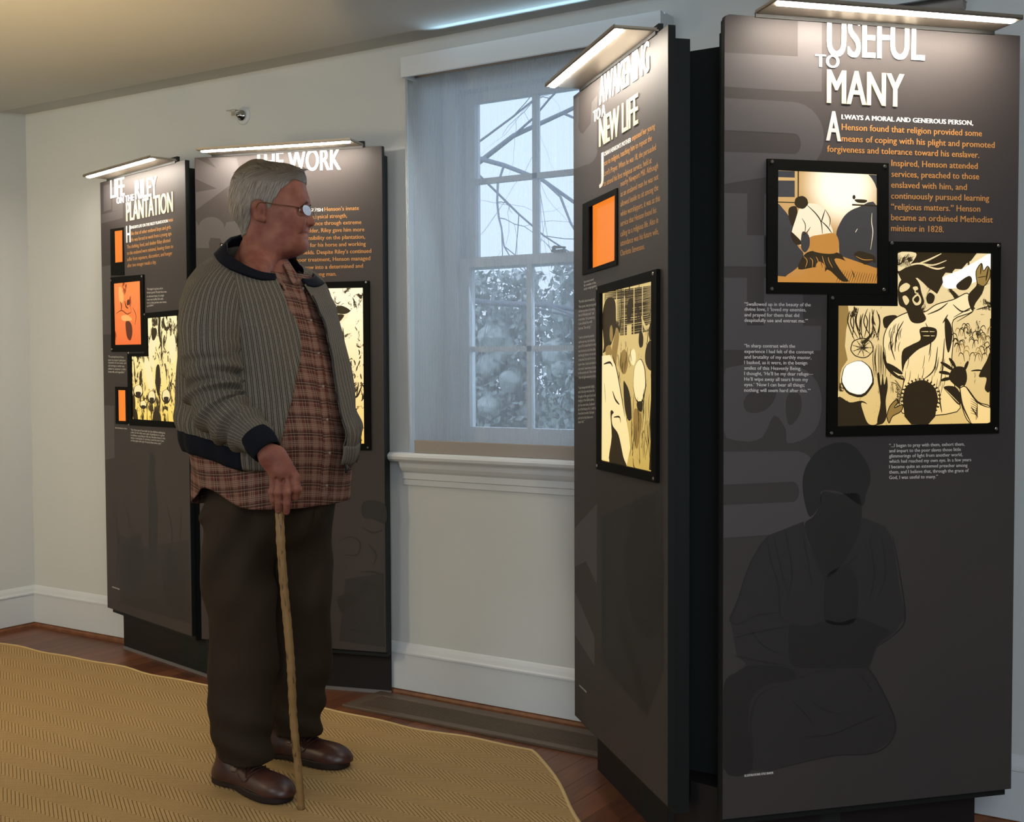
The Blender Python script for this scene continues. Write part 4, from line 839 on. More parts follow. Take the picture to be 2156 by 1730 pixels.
lines(1, 'body_text', [("was", cA(1240, 655), cA(1310, 640)), ("like that of other enslaved boys and girls.", cA(620, 890), cA(1280, 762)), ("He was forced to work from a young age.", cA(620, 993), cA(1290, 866)), ("The clothing, food, and shelter Riley allotted", cA(550, 1110), cA(1265, 980)), ("to the enslaved were minimal, leaving them to", cA(550, 1213), cA(1310, 1077)), ("suffer from exposure, discomfort, and hunger", cA(550, 1315), cA(1295, 1190)), ("after two meager meals a day.", cA(555, 1415), cA(1030, 1340))], .0215, 'orange', .010)
lines(1, 'caption', [("The cloth slaves were", cB(165, 38), cB(250, 30)), ("often clothed in tow.", cB(165, 58), cB(243, 50))], .010, 'small', .008)
lines(1, 'quotation', [(s, cB(480, y+3), cB(r_, y-10)) for s, y, r_ in [("\u201cWe lodged in log huts, and on", 198, 625), ("the bare ground. Wooden floors were", 228, 660), ("an unknown luxury. In a single", 262, 635), ("room were huddled, like cattle,", 292, 630), ("ten or a dozen persons, men, women,", 320, 658), ("and children.\u201d", 350, 545)]], .012, 'small', .004)
lines(1, 'quotation', [(s, cB(123, y), cB(r_, y+2)) for s, y, r_ in [("\u201cThe principal food of those", 818, 265), ("upon my master\u2019s plantation", 848, 283), ("consisted of corn-meal, and", 872, 285), ("salt herrings; to which was", 900, 270), ("added in summer a little", 928, 283), ("buttermilk, and vegetables.\u201d", 955, 275)]], .012, 'small', .004)
lines(1, 'caption', [("Cloth of the kind worn on farms.", cB(180, 1462), cB(290, 1468))], .009, 'small', .008)
lines(1, 'quotation', [(s, cB(322, y), cB(r_, y+24)) for s, y, r_ in [("\u201cOur dress was of tow-cloth; for the children nothing but", 1478, 637), ("a shirt; for the older ones a pair of pantaloons or a gown", 1502, 630), ("in addition, according to the sex. Besides these, in the", 1528, 637), ("winter a round jacket or overcoat, a wool hat once in two", 1552, 625), ("or three years, and a pair of coarse shoes once a year.\u201d", 1576, 605)]], .012, 'small', .004)
lines(1, 'credit_line', [("ILLUSTRATIONS: KYLE BAKER", (232.5, 1236), (248, 1241))], .0075, 'small', .01)
frame_plate(PR[1], 1, [(236.9, 481.8), (263.6, 477.3), (264.5, 576.6), (237.5, 577.5)], [(244.8, 485.6), (262, 482.8), (262, 548.6), (245.5, 551)], .004)
def glow(i_, pts, mt, name='backlit_picture', out=.0006):
    P = Print(); polyfill(P, [uv(i_, *p) for p in pts], 0, out); return P.build(name, [M[mt]], PR[i_])
glow(1, [(244.4, 485.2), (262.4, 482.2), (262.4, 549), (245, 551.4)], 'orange_lit')
fr = frame_plate(PR[1], 1, [(238, 582), (306.3, 573.9), (306.8, 735), (238, 737)], [(242.3, 594.7), (299.4, 587.3), (301, 719.9), (243.9, 722.5)], .007)
screws(fr, 1, [cB(168, 122), cB(448, 78), cB(172, 742)])
sh = [('s', [(225, 190), (250, 185), (270, 270), (255, 320), (230, 300)], 1), ('s', [(300, 300), (320, 290), (325, 330), (300, 340)], 2), ('s', [(285, 500), (310, 480), (340, 520), (345, 600), (325, 660), (295, 620)], 2), ('l', [(240, 310), (250, 350), (245, 390)], 2, .008), ('l', [(280, 300), (290, 350), (310, 370)], 2, .008), ('l', [(200, 420), (250, 390), (300, 420), (340, 400)], 2, .004), ('l', [(350, 360), (380, 430), (370, 520)], 2, .004), ('s', [(250, 440), (300, 430), (340, 460), (330, 480), (260, 480)], 1)]
M['red1'] = lit('film_orange_light', (1, .42, .10), (1, .42, .12), 1.0, 0, 1); M['red2'] = lit('film_red_dark', (.10, .015, .004), (.10, .015, .004), 1.0, 0, 1)
art(1, 'backlit_picture', [(241.8, 594), (300, 586.5), (301.6, 720.6), (243.5, 723.2)], sh, [M['red_lit'], M['red1'], M['red2']], cB)
fr = frame_plate(PR[1], 1, [(307, 654.8), (386, 645), (387, 894), (272.8, 890.5), (271.6, 740), (307, 738)], [(312.5, 665), (377, 657.5), (378, 881.7), (279.7, 877), (278.6, 746), (313.7, 745)], .007)
screws(fr, 1, [cB(322, 772), cB(470, 420), cB(320, 1425), (383, 888)])
sh = []
for (x, y, a, b) in ((395, 1120, 45, 62), (518, 1170, 38, 60), (650, 1160, 42, 65), (440, 1240, 34, 40)):
    sh += [('e', (x, y, a, b), 1), ('e', (x, y-6, a-7, b-9), 2), ('s', [(x-a*.5, y+8), (x+a*.5, y+8), (x+a*.3, y+b*.9), (x-a*.3, y+b*.9)], 1)]
sh += [('s', [(495, 700), (520, 600), (550, 590), (560, 700), (530, 800), (550, 880), (520, 900), (495, 800)], 2), ('s', [(520, 560), (560, 540), (570, 590), (545, 650), (525, 640)], 1), ('l', [(600, 440), (590, 560), (610, 700)], 1, .02), ('s', [(560, 900), (590, 880), (600, 1040), (580, 1160), (555, 1060)], 1), ('s', [(455, 830), (500, 860), (540, 1060), (500, 1100), (460, 960)], 2), ('s', [(690, 620), (730, 600), (740, 760), (710, 860), (680, 760)], 2), ('s', [(350, 1290), (380, 1290), (390, 1385), (350, 1370)], 1), ('s', [(540, 1290), (590, 1310), (600, 1390), (530, 1390)], 1)]
art(1, 'backlit_picture', [(312, 664.5), (377.6, 656.8), (378.6, 882.5), (279, 878), (278, 745.4), (312, 744.5)], sh, [M['y1'], M['p4ink'], M['y3b']], cB)
frame_plate(PR[1], 1, [(244, 810), (270, 810), (270.5, 889), (244.5, 888)], [(249.4, 817), (265.4, 817), (265.9, 881.9), (249.9, 881.7)], .004)
glow(1, [(249, 816.5), (265.8, 816.6), (266.3, 882.4), (249.4, 882.2)], 'orange_lit')

# ---- panel 2
ghost(2, [G(2, [cW(775, 170), cW(975, 170), cW(1000, 300), cW(690, 520), cW(690, 400), cW(835, 375), cW(690, 310), cW(690, 170), cW(835, 240)]),
  G(2, [cW(690, 590)]+[cW(*p) for p in arcpts(795, 640, 90, 75, -170, 0, 8)]+[cW(900, 600), cW(1000, 590), cW(1000, 760), cW(870, 745), cW(855, 710), cW(790, 705), cW(775, 740), cW(780, 775), cW(690, 775)])])
drawing(2, [[(560, 760), (620, 770), (650, 790), (600, 800), (560, 850), (540, 840)], [(560, 180), (640, 160), (730, 200), (730, 330), (640, 300), (560, 280)], [(370, 880), (460, 850), (540, 900), (480, 930), (400, 980)]],
  [[(380, 460), (470, 430), (540, 470), (520, 560), (420, 560)], [(540, 690), (640, 690), (715, 720)], [(520, 880), (600, 820), (715, 820)], [(400, 1100), (560, 1140), (700, 1120)], [(480, 900), (500, 1050), (560, 1120)], [(640, 880), (700, 960), (690, 1080)], [(380, 980), (440, 1000), (470, 1100)], [(560, 360), (640, 400), (710, 380)], [(600, 480), (660, 560), (640, 640)]], crop(600, 1000, 3.46), .006, [[(430, 740), (715, 700), (725, 1250), (380, 1200)]])
title(2, 'title_word', [("THE WORK", cW(1095, 268), cW(1690, 247), capv(2, cW(1640, 108), cW(1640, 250)))], 'white', .0018)
lines(2, 'lead_line', [("U NABLE TO EXTINGUISH", cW(1180, 536), cW(1565, 527))], .0165, 'white', .026)
lines(2, 'body_text', [("Henson\u2019s innate", cW(1577, 526), cW(1815, 517)), ("ability and physical strength,", cW(1350, 582), cW(1733, 568)), ("and endurance through extreme", cW(1350, 626), cW(1832, 612)), ("work as an elder, Riley gave him more", cW(1290, 674), cW(1853, 661)), ("responsibility on the plantation,", cW(1380, 722), cW(1857, 710)), ("caring for his horse and working", cW(1380, 770), cW(1862, 758)), ("the fields. Despite Riley\u2019s continued", cW(1370, 820), cW(1900, 806)), ("poor treatment, Henson managed", cW(1380, 868), cW(1893, 856)), ("to grow into a determined and", cW(1382, 920), cW(1842, 907)), ("skilled young man.", cW(1382, 968), cW(1658, 961))], .0208, 'orange', .010)
fr = frame_plate(PR[2], 2, [(463, 508), (622, 505), (625, 700), (466, 702)], [(474, 522), (607, 519), (609, 688), (476, 690)], .007); screws(fr, 2, [(467, 512), (617, 510)])
glow(2, [(473.5, 521.4), (607.6, 518.4), (609.6, 688.6), (475.5, 690.6)], 'y2')
fr = frame_plate(PR[2], 2, [(540, 592), (778, 585), (781, 940), (540, 936)], [(552, 603), (765, 599.4), (767.2, 926), (552, 922)], .007); screws(fr, 2, [(772, 588), (775, 934), (545, 597)])
sh = [('s', [(215, 360), (290, 350), (360, 365), (355, 400), (310, 440), (260, 520), (245, 470), (275, 410), (220, 420)], 2), ('s', [(255, 375), (330, 380), (270, 450), (245, 420)], 1), ('s', [(225, 330), (300, 300), (380, 340), (330, 370), (230, 355)], 1), ('s', [(265, 520), (310, 480), (325, 560), (320, 660), (290, 740), (265, 640)], 2), ('l', [(318, 490), (325, 580), (322, 660)], 1, .006), ('s', [(325, 690), (345, 760), (390, 800), (385, 860), (360, 865), (350, 800)], 1), ('l', [(355, 1110), (400, 1060), (440, 1040), (480, 950)], 1, .008), ('l', [(430, 1050), (450, 930)], 1, .005)]
for k in range(26): x = 330+rn.uniform(0, 160); y = 640+rn.uniform(0, 800); sh.append(('l', [(x, y), (x+rn.uniform(-14, 14), y+22), (x+rn.uniform(-20, 20), y+45)], 1, .005))
art(2, 'backlit_picture', [(551.5, 602.4), (765.6, 598.8), (767.8, 926.6), (551.5, 922.6)], sh, [M['y2'], M['p4ink'], M['y3b']], cR)
# ================================================================== the visitor
PO = np.array([-2.47, 2.53, 0.0])                     # on the rug between the feet
PR_ = np.array([_cy, _sy, 0.0]); PF_ = np.array([-_sy, _cy, 0.0])
def L(px, py, w_=0.0):
    """survey point at distance offset w_ (metres) behind the visitor's axis -> figure coordinates (right, back, up)"""
    v = ray(px, py); P0 = EYE-PO; t_ = (w_-P0 @ PF_)/(v @ PF_); P = P0+v*t_
    return np.array([P @ PR_, P @ PF_, P[2]])
PPM = FPX/((EYE-PO) @ PF_ * -1)                       # pixels per metre at the axis
def surface_nets(F_, org, h):
    s = F_ < 0; nx, ny, nz = F_.shape
    c = np.zeros((nx-1, ny-1, nz-1), np.int8)
    for dx in (0, 1):
        for dy in (0, 1):
            for dz in (0, 1): c += s[dx:nx-1+dx, dy:ny-1+dy, dz:nz-1+dz]
    act = (c > 0) & (c < 8); idx = -np.ones(act.shape, np.int64); I = np.argwhere(act); idx[act] = np.arange(len(I))
    acc = np.zeros((len(I), 3)); cnt = np.zeros(len(I))
    cs = [(a, b, d) for a in (0, 1) for b in (0, 1) for d in (0, 1)]
    for a in cs:
        for ax in range(3):
            if a[ax]: continue
            b = list(a); b[ax] = 1
            fa = F_[I[:, 0]+a[0], I[:, 1]+a[1], I[:, 2]+a[2]]; fb = F_[I[:, 0]+b[0], I[:, 1]+b[1], I[:, 2]+b[2]]
            mk = (fa < 0) != (fb < 0); t_ = np.where(mk, fa/np.where(mk, fa-fb, 1), 0)
            p = np.tile(np.array(a, float), (len(I), 1)); p[:, ax] += t_; acc[mk] += p[mk]; cnt[mk] += 1
    V = (I+acc/np.maximum(cnt, 1)[:, None])*h+org
    Q = []
    for ax in range(3):
        sl0 = [slice(None)]*3; sl1 = [slice(None)]*3; sl0[ax] = slice(0, -1); sl1[ax] = slice(1, None)
        a = s[tuple(sl0)]; b = s[tuple(sl1)]; E_ = np.argwhere(a != b); o1, o2 = [k for k in range(3) if k != ax]
        E_ = E_[(E_[:, o1] > 0) & (E_[:, o2] > 0) & (E_[:, o1] < F_.shape[o1]-1) & (E_[:, o2] < F_.shape[o2]-1)]
        def gi(d1, d2): e = E_.copy(); e[:, o1] -= d1; e[:, o2] -= d2; return idx[e[:, 0], e[:, 1], e[:, 2]]
        q = np.stack([gi(0, 0), gi(1, 0), gi(1, 1), gi(0, 1)], 1); fl = a[E_[:, 0], E_[:, 1], E_[:, 2]]
        if ax == 1: fl = ~fl
        q[fl] = q[fl][:, ::-1]; Q.append(q)
    return V, np.concatenate(Q)
class Fld:
    def __init__(s, lo, hi, h):
        s.lo = np.array(lo, float); s.h = h; n = np.ceil((np.array(hi)-s.lo)/h).astype(int)+1
        ax = [(s.lo[k]+np.arange(n[k])*h).astype(np.float32) for k in range(3)]
        s.X, s.Y, s.Z = ax[0][:, None, None], ax[1][None, :, None], ax[2][None, None, :]; s.ax = ax; s.n = n
        s.F = np.full(tuple(n), 9.0, np.float32)
    def cap(s, a, b, ra, rb=None):
        rb = ra if rb is None else rb; a = np.array(a, np.float32); b = np.array(b, np.float32); d = b-a; dd = float(d @ d)+1e-9
        px, py, pz = s.X-a[0], s.Y-a[1], s.Z-a[2]; t_ = np.clip((px*d[0]+py*d[1]+pz*d[2])/dd, 0, 1)
        return np.sqrt((px-t_*d[0])**2+(py-t_*d[1])**2+(pz-t_*d[2])**2)-(ra+(rb-ra)*t_)
    def ell(s, c, r_, ang=0.0):
        x_, y_, z_ = s.X-c[0], s.Y-c[1], s.Z-c[2]
        if ang: ca, sa = math.cos(ang), math.sin(ang); x_, z_ = x_*ca+z_*sa, -x_*sa+z_*ca
        k0 = np.sqrt((x_/r_[0])**2+(y_/r_[1])**2+(z_/r_[2])**2); k1 = np.sqrt((x_/r_[0]**2)**2+(y_/r_[1]**2)**2+(z_/r_[2]**2)**2)+1e-9
        return k0*(k0-1)/k1
    def add(s, d, k=0.0): s.F = smin(s.F, d, k)
    def cut(s, d, k=0.004): s.F = -smin(-s.F, d, k)
    def mesh(s): return surface_nets(s.F, s.lo, s.h)
def smin(a, b, k):
    if k <= 0: return np.minimum(a, b)
    h = np.maximum(k-np.abs(a-b), 0)/k; return np.minimum(a, b)-h*h*k*.25
def poly_sdf(px, pz, poly):
    """signed distance (negative inside) on the 2-D grid px[:,None], pz[None,:]"""
    P = np.array(poly, np.float32); X_, Z_ = np.broadcast_arrays(px[:, None], pz[None, :]); d = np.full(X_.shape, 1e9, np.float32); ins = np.zeros(X_.shape, bool)
    for i in range(len(P)):
        a = P[i]; b = P[(i+1) % len(P)]; e = b-a; wx, wz = X_-a[0], Z_-a[1]; t_ = np.clip((wx*e[0]+wz*e[1])/(e @ e+1e-12), 0, 1)
        d = np.minimum(d, (wx-e[0]*t_)**2+(wz-e[1]*t_)**2)
        c = (a[1] > Z_) != (b[1] > Z_); ins ^= c & (X_ < e[0]*(Z_-a[1])/(e[1]+1e-12)+a[0])
    return np.where(ins, -1, 1)*np.sqrt(d)
def merge(parts):
    V = []; F_ = []; n = 0
    for v, f_ in parts: V.append(v); F_ += [tuple(int(x)+n for x in q) for q in f_]; n += len(v)
    return np.concatenate(V), F_

# ---- materials of the figure
def skin():
    m_ = mat('skin', (.240, .097, .064), .6, .25, noise=(26, 1.0, (.165, .050, .036))); t, b = nodes_of(m_)
    b.inputs['Subsurface Weight'].default_value = .08; b.inputs['Subsurface Radius'].default_value = (.01, .004, .002)
    g = t.nodes.new('ShaderNodeTexCoord'); n = t.nodes.new('ShaderNodeTexNoise'); n.inputs['Scale'].default_value = 180; t.links.new(g.outputs['Object'], n.inputs['Vector'])
    bp = t.nodes.new('ShaderNodeBump'); bp.inputs['Strength'].default_value = .25; bp.inputs['Distance'].default_value = .0012; t.links.new(n.outputs['Fac'], bp.inputs['Height']); t.links.new(bp.outputs[0], b.inputs['Normal'])
    return m_
M['skin'] = skin()
def attr(t, nm): a = t.nodes.new('ShaderNodeAttribute'); a.attribute_name = nm; return a.outputs['Fac']
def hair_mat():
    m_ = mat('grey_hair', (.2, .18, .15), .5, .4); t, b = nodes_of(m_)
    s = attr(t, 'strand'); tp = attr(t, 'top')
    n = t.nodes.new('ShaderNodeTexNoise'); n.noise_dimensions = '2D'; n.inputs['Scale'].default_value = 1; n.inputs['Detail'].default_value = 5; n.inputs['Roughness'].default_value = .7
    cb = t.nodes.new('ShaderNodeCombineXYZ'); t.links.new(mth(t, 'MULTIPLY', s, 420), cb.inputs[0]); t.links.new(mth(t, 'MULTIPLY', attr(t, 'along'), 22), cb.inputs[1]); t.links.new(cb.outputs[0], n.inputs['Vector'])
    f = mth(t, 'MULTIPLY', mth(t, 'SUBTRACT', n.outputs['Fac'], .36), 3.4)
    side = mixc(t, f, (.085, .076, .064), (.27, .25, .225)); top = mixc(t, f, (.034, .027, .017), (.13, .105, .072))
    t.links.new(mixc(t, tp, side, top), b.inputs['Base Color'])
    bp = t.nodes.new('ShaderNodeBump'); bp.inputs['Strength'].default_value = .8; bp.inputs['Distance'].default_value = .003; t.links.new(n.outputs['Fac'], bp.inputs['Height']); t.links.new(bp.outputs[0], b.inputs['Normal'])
    return m_
M['hair'] = hair_mat()
def stripe_mat():
    m_ = mat('striped_wool', (.2, .19, .16), .9, .1); t, b = nodes_of(m_)
    s = mth(t, 'ADD', attr(t, 's'), 10); per = .0142
    fr = mth(t, 'FRACT', mth(t, 'DIVIDE', s, per)); d1 = mth(t, 'ABSOLUTE', mth(t, 'SUBTRACT', fr, .34)); d2 = mth(t, 'ABSOLUTE', mth(t, 'SUBTRACT', fr, .66))
    d = mth(t, 'MINIMUM', d1, d2); ln = mth(t, 'SUBTRACT', 1, mth(t, 'MULTIPLY', d, 11)); ln = mth(t, 'MAXIMUM', ln, 0)
    g = t.nodes.new('ShaderNodeTexCoord'); n = t.nodes.new('ShaderNodeTexNoise'); n.inputs['Scale'].default_value = 260; n.inputs['Detail'].default_value = 2; t.links.new(g.outputs['Object'], n.inputs['Vector'])
    base = mixc(t, n.outputs['Fac'], (.084, .076, .060), (.186, .162, .130)); c = mixc(t, mth(t, 'MINIMUM', mth(t, 'MULTIPLY', ln, 1.5), .88), base, (.020, .017, .014)); t.links.new(c, b.inputs['Base Color'])
    bp = t.nodes.new('ShaderNodeBump'); bp.inputs['Strength'].default_value = .5; bp.inputs['Distance'].default_value = .002; h = mth(t, 'SUBTRACT', mth(t, 'MULTIPLY', n.outputs['Fac'], .5), ln); t.links.new(h, bp.inputs['Height']); t.links.new(bp.outputs[0], b.inputs['Normal'])
    return m_
M['stripe'] = stripe_mat()
def plaid_mat():
    m_ = mat('plaid_shirt', (.2, .1, .08), .85, .15); t, b = nodes_of(m_)
    g = t.nodes.new('ShaderNodeTexCoord'); n = t.nodes.new('ShaderNodeTexNoise'); n.inputs['Scale'].default_value = 300; t.links.new(g.outputs['Object'], n.inputs['Vector'])
    def band(s, per, c, w_, so=40):
        fr = mth(t, 'FRACT', mth(t, 'DIVIDE', mth(t, 'ADD', s, 10), per)); d = mth(t, 'ABSOLUTE', mth(t, 'SUBTRACT', fr, c)); return mth(t, 'MINIMUM', mth(t, 'MAXIMUM', mth(t, 'MULTIPLY', mth(t, 'SUBTRACT', w_, d), so), 0), 1)
    s = attr(t, 's'); v = attr(t, 'v'); c = mixc(t, n.outputs['Fac'], (.080, .024, .017), (.118, .040, .028))
    for a in (s, v):
        c = mixc(t, mth(t, 'MULTIPLY', band(a, .046, .20, .14), .55), c, (.035, .020, .014))
        c = mixc(t, mth(t, 'MULTIPLY', band(a, .046, .62, .15), .26), c, (.22, .135, .10))
        for q in (.46, .56, .68, .78): c = mixc(t, mth(t, 'MULTIPLY', band(a, .046, q, .013, 110), .62), c, (.42, .31, .22))
        c = mixc(t, mth(t, 'MULTIPLY', band(a, .046, .20, .014, 90), .6), c, (.52, .40, .28)); c = mixc(t, mth(t, 'MULTIPLY', band(a, .046, .02, .016, 90), .5), c, (.40, .28, .20))
    t.links.new(c, b.inputs['Base Color'])
    bp = t.nodes.new('ShaderNodeBump'); bp.inputs['Strength'].default_value = .3; bp.inputs['Distance'].default_value = .001; t.links.new(n.outputs['Fac'], bp.inputs['Height']); t.links.new(bp.outputs[0], b.inputs['Normal'])
    return m_
M['plaid'] = plaid_mat()
M['navy'] = mat('navy_rib_knit', (.006, .007, .011), .9, .1, bump=(500, .5, .001))
M['trous'] = mat('brown_trousers', (.030, .020, .012), .85, .15, noise=(9, .5, (.022, .015, .010)), bump=(420, .35, .0008))
M['shoe'] = mat('brown_leather', (.062, .022, .015), .38, .45, noise=(22, .9, (.028, .011, .009)), bump=(160, .15, .0008))
M['sole'] = mat('shoe_sole', (.018, .011, .009), .6, .3); M['lace'] = mat('shoe_lace', (.05, .025, .018), .7, .3)
M['eyew'] = mat('eye_white', (.6, .55, .5), .2, .5); M['iris'] = mat('iris', (.05, .06, .07), .15, .5)
M['wire'] = mat('spectacle_wire', (.12, .06, .03), .3, .5, .8)
M['brow'] = mat('brow_hair', (.08, .06, .045), .6, .3)
M['lip'] = mat('lip', (.30, .105, .085), .5, .4)

# ---- skin: head, neck, hand in fine fields, the covered trunk and limbs in a coarse one
PROF = [(541, 344), (554.7, 344), (569.5, 348), (597, 352), (625, 358), (637, 366), (641, 382), (642.5, 394), (647, 407), (650.5, 418), (651.5, 425), (648, 432), (646, 438), (647.5, 447), (650, 457), (652, 470), (651, 478), (650, 484), (651.8, 488), (650.5, 491), (646.5, 493.5), (650.5, 497.6), (648.7, 503), (649, 508), (651.5, 515), (650.5, 524), (645, 532), (634, 538.5), (621, 541), (607, 543), (599, 546), (593, 552), (590, 562), (588, 580), (584, 600), (508, 560), (511, 515), (508, 497), (505, 481), (499, 470), (491, 457), (487, 442), (485.5, 425), (488, 407), (492, 388), (500, 374), (514, 358), (529, 347)]
WH = -.015
PROFL = [L(x_, y_, WH) for x_, y_ in PROF]; PR2 = [(p[0], p[2]) for p in PROFL]
hc = L(560, 420, WH)
ec = L(640, 441.5, WH-.03)-np.array([.0095, 0, 0])
def head_field(hair=False, h=.0027):
    lo = L(470, 612, WH); hi = L(672, 332, WH)
    f = Fld([lo[0]-.01, WH-(.105 if hair else .15), lo[2]], [hi[0]+.01, WH+(.105 if hair else .15), hi[2]+.01], h)
    def E_(px, py, dw, rx, rw, rz, ang=0): c = L(px, py, WH-abs(dw)*1.4); return f.ell((c[0], WH+dw, c[2]), (rx, rw, rz), ang)
    f.F = E_(558, 415, 0, .112, .082, .108)
    f.add(E_(600, 425, 0, .085, .068, .105), .03)
    f.add(E_(598, 480, 0, .073, .062, .080), .03)
    f.add(E_(612, 512, 0, .054, .045, .042), .03)
    a = L(560, 500, WH); b = L(545, 600, WH); f.add(f.cap((a[0], WH, a[2]), (b[0], WH+.01, b[2]), .066, .072), .03)
    for s_ in (-1, 1): f.add(f.cap(L(545, 545, s_*.04), L(536, 590, s_*.115), .050, .050), .03)
    a = L(585, 520, WH); b = L(566, 590, WH); f.add(f.cap((a[0], WH, a[2]), (b[0], WH, b[2]), .045, .055), .03)
    # jowl and cheek
    for s_ in (-1, 1):
        f.add(E_(620, 462, s_*.036, .032, .026, .036), .02); f.add(E_(590, 505, s_*.045, .040, .022, .030), .02)
        # eye socket, brow
        f.cut(E_(641, 440, s_*.029, .018, .017, .011), .012); f.add(E_(639, 427, s_*.028, .012, .022, .0055), .010)
        f.add(E_(640, 444, s_*.031, .011, .014, .0065), .006)
        f.cut(E_(630, 446, s_*.05, .010, .012, .010), .012)
        # corner of the mouth, fold from the nose to the mouth
        a = L(643, 473, WH-.03); b = L(626, 493, WH-.045); f.cut(f.cap((a[0], WH+s_*.024, a[2]), (b[0], WH+s_*.045, b[2]), .0040, .0022), .009)
        for k in range(0): a = L(618, 440+k*6, WH-.06); b = L(608, 437+k*9, WH-.065); f.cut(f.cap((a[0], WH+s_*.062, a[2]), (b[0], WH+s_*.068, b[2]), .0014, .0008), .004)
        for k in range(2): a = L(644, 403+k*9, WH-.02); b = L(616, 401+k*9, WH-.055); f.cut(f.cap((a[0]+.004, WH+s_*.015, a[2]), (b[0], WH+s_*.060, b[2]), .0018, .0010), .006)
    pd = poly_sdf(f.ax[0], f.ax[2], [(p[0], p[1]) for p in catmull(PR2, 3, True)])[:, None, :]
    f.cut(pd+0*f.F, .012) if False else None
    f.F = -smin(-f.F, -np.broadcast_to(pd, f.F.shape), .016)
    if not hair:
        # nose
        nb = L(648, 436, WH); nt = L(660, 468, WH); f.add(f.cap((nb[0]-.006, WH, nb[2]), (nt[0]-.0065, WH, nt[2]), .0085, .0105), .012)
        f.add(f.ell((nt[0]-.008, WH, nt[2]+.0), (.011, .0115, .0095)), .006)
        for s_ in (-1, 1):
            c = L(651, 471, WH); f.add(f.ell((c[0], WH+s_*.0125, c[2]), (.0095, .0070, .0075)), .005)
            c = L(655.5, 475.5, WH); f.cut(f.ell((c[0]-.001, WH+s_*.0075, c[2]), (.0045, .0030, .0030)), .003)
        # mouth crease
        a = L(654, 493, WH); m_1 = L(645, 492.5, WH-.02); b = L(629, 494, WH-.04)
        for s_ in (-1, 1): f.cut(f.cap((a[0], WH, a[2]), (m_1[0], WH+s_*.022, m_1[2]), .0026, .0026), .004); f.cut(f.cap((m_1[0], WH+s_*.022, m_1[2]), (b[0]+.003, WH+s_*.040, b[2]), .0030, .0026), .006)
        # ears
        for s_ in (-1, 1):
            c = L(546, 446, WH-.08); cw = WH+s_*.079
            f.add(f.ell((c[0], cw, c[2]), (.0175, .010, .026), -.18), .006)
            f.cut(f.ell((c[0]+.003, cw+s_*.0085, c[2]+.003), (.0105, .0065, .0175), -.18), .004)
            f.add(f.ell((c[0]+.001, cw+s_*.004, c[2]-.002), (.006, .006, .012), -.18), .004)
            l_ = L(554, 462, WH-.08); f.add(f.ell((l_[0], cw-s_*.002, l_[2]), (.008, .007, .009)), .005)
            f.cut(f.ell((c[0]+.0095, cw+s_*.007, c[2]-.001), (.004, .006, .007)), .003)
    return f, pd
# hair region in profile: everything behind and above the hairline
HREG = [(655, 330), (655, 372), (640, 384), (622, 381), (606, 386), (598, 394), (590, 402), (584, 414), (578, 422), (573, 432), (568, 440), (564, 438), (561, 431), (556, 426), (545, 421), (536, 424), (530, 432), (528, 446), (527, 458), (523, 470), (517, 482), (511, 493), (470, 493), (470, 330)]
hreg = [(q[0], q[2]) for q in (L(x_, y_, WH-(.0 if x_ > 645 or x_ < 480 else .03 if x_ > 615 else .072)) for x_, y_ in HREG)]
f, pd = head_field()
hr2 = poly_sdf(f.ax[0], f.ax[2], hreg)[:, None, :]
f.F = f.F+np.clip(-hr2*2, 0, 1).astype(np.float32)*0+np.clip(-hr2*.6, 0, .007)
headV, headF = f.mesh()
g_, pd = head_field(True, .0026)
hr = poly_sdf(g_.ax[0], g_.ax[2], [(p[0], p[1]) for p in catmull(hreg, 3, True)])[:, None, :]
X_, Y_, Z_ = g_.X-hc[0], g_.Y-WH, g_.Z-hc[2]
# combed direction: forward on top, down and back on the sides
flow = 1.0*Z_+.55*X_; strand = X_*.75-Z_*.35+.0*Y_
lock = (np.sin((X_*.9+Z_*.55)*95+3*np.sin(Z_*30))*.5+np.sin((X_*.6+Z_*.9+Y_*.9)*210+2*np.sin(X_*50))*.5)
top = np.clip((Z_-.045)/.03, 0, 1)
locks_top = np.sin(Y_*150+4*np.sin(X_*24)+Z_*40)*.6+np.sin(Y_*290+X_*60)*.4
g_.F = g_.F-(.0035+.0045*top)+ (1-top)*.0012*lock+top*.0028*locks_top
g_.F = -smin(-g_.F, -(hr+0*g_.F), .006)
hairV, hairF = g_.mesh()

# hand: seen from the back, fingers closed down over the top of the stick
HW = -.33
def H(px, py, dw=0): return L(px, py, HW+dw)
a = H(535, 920); b = H(642, 1092)
f = Fld([a[0]-.02, HW-.06, b[2]-.012], [b[0]+.01, HW+.075, a[2]+.03], .0019)
def fc(p, q, r1, r2, k=.006): f.add(f.cap(H(*p), H(*q), r1, r2), k)
f.F = f.cap(H(550, 934, .010), H(569, 962, 0), .024, .026)
f.add(f.cap(H(569, 962, 0), H(590, 990, -.004), .026, .028), .02)
for (x0, y0, x1, y1, w0, w1, r1, r2) in ((566, 962, 579, 1008, .010, .008, .018, .0115), (575, 958, 590, 1010, -.002, -.004, .020, .0125), (582, 956, 605, 1010, -.006, -.009, .020, .0130), (588, 958, 622, 1005, 0, -.004, .018, .0130)):
    fc((x0, y0, w0), (x1, y1, w1), r1, r2, .014)
fingers = [[(577, 1010, .006), (573.5, 1034, .002), (575, 1051, .010), (577, 1060, .020)],
           [(589, 1012, -.006), (586, 1036, -.014), (586.5, 1056, -.008), (586, 1074, .000)],
           [(605, 1012, -.010), (604.5, 1036, -.018), (604, 1058, -.012), (603, 1077, -.003)],
           [(621, 1008, -.004), (625.5, 1030, -.010), (622, 1045, .004), (612, 1048, .022)]]
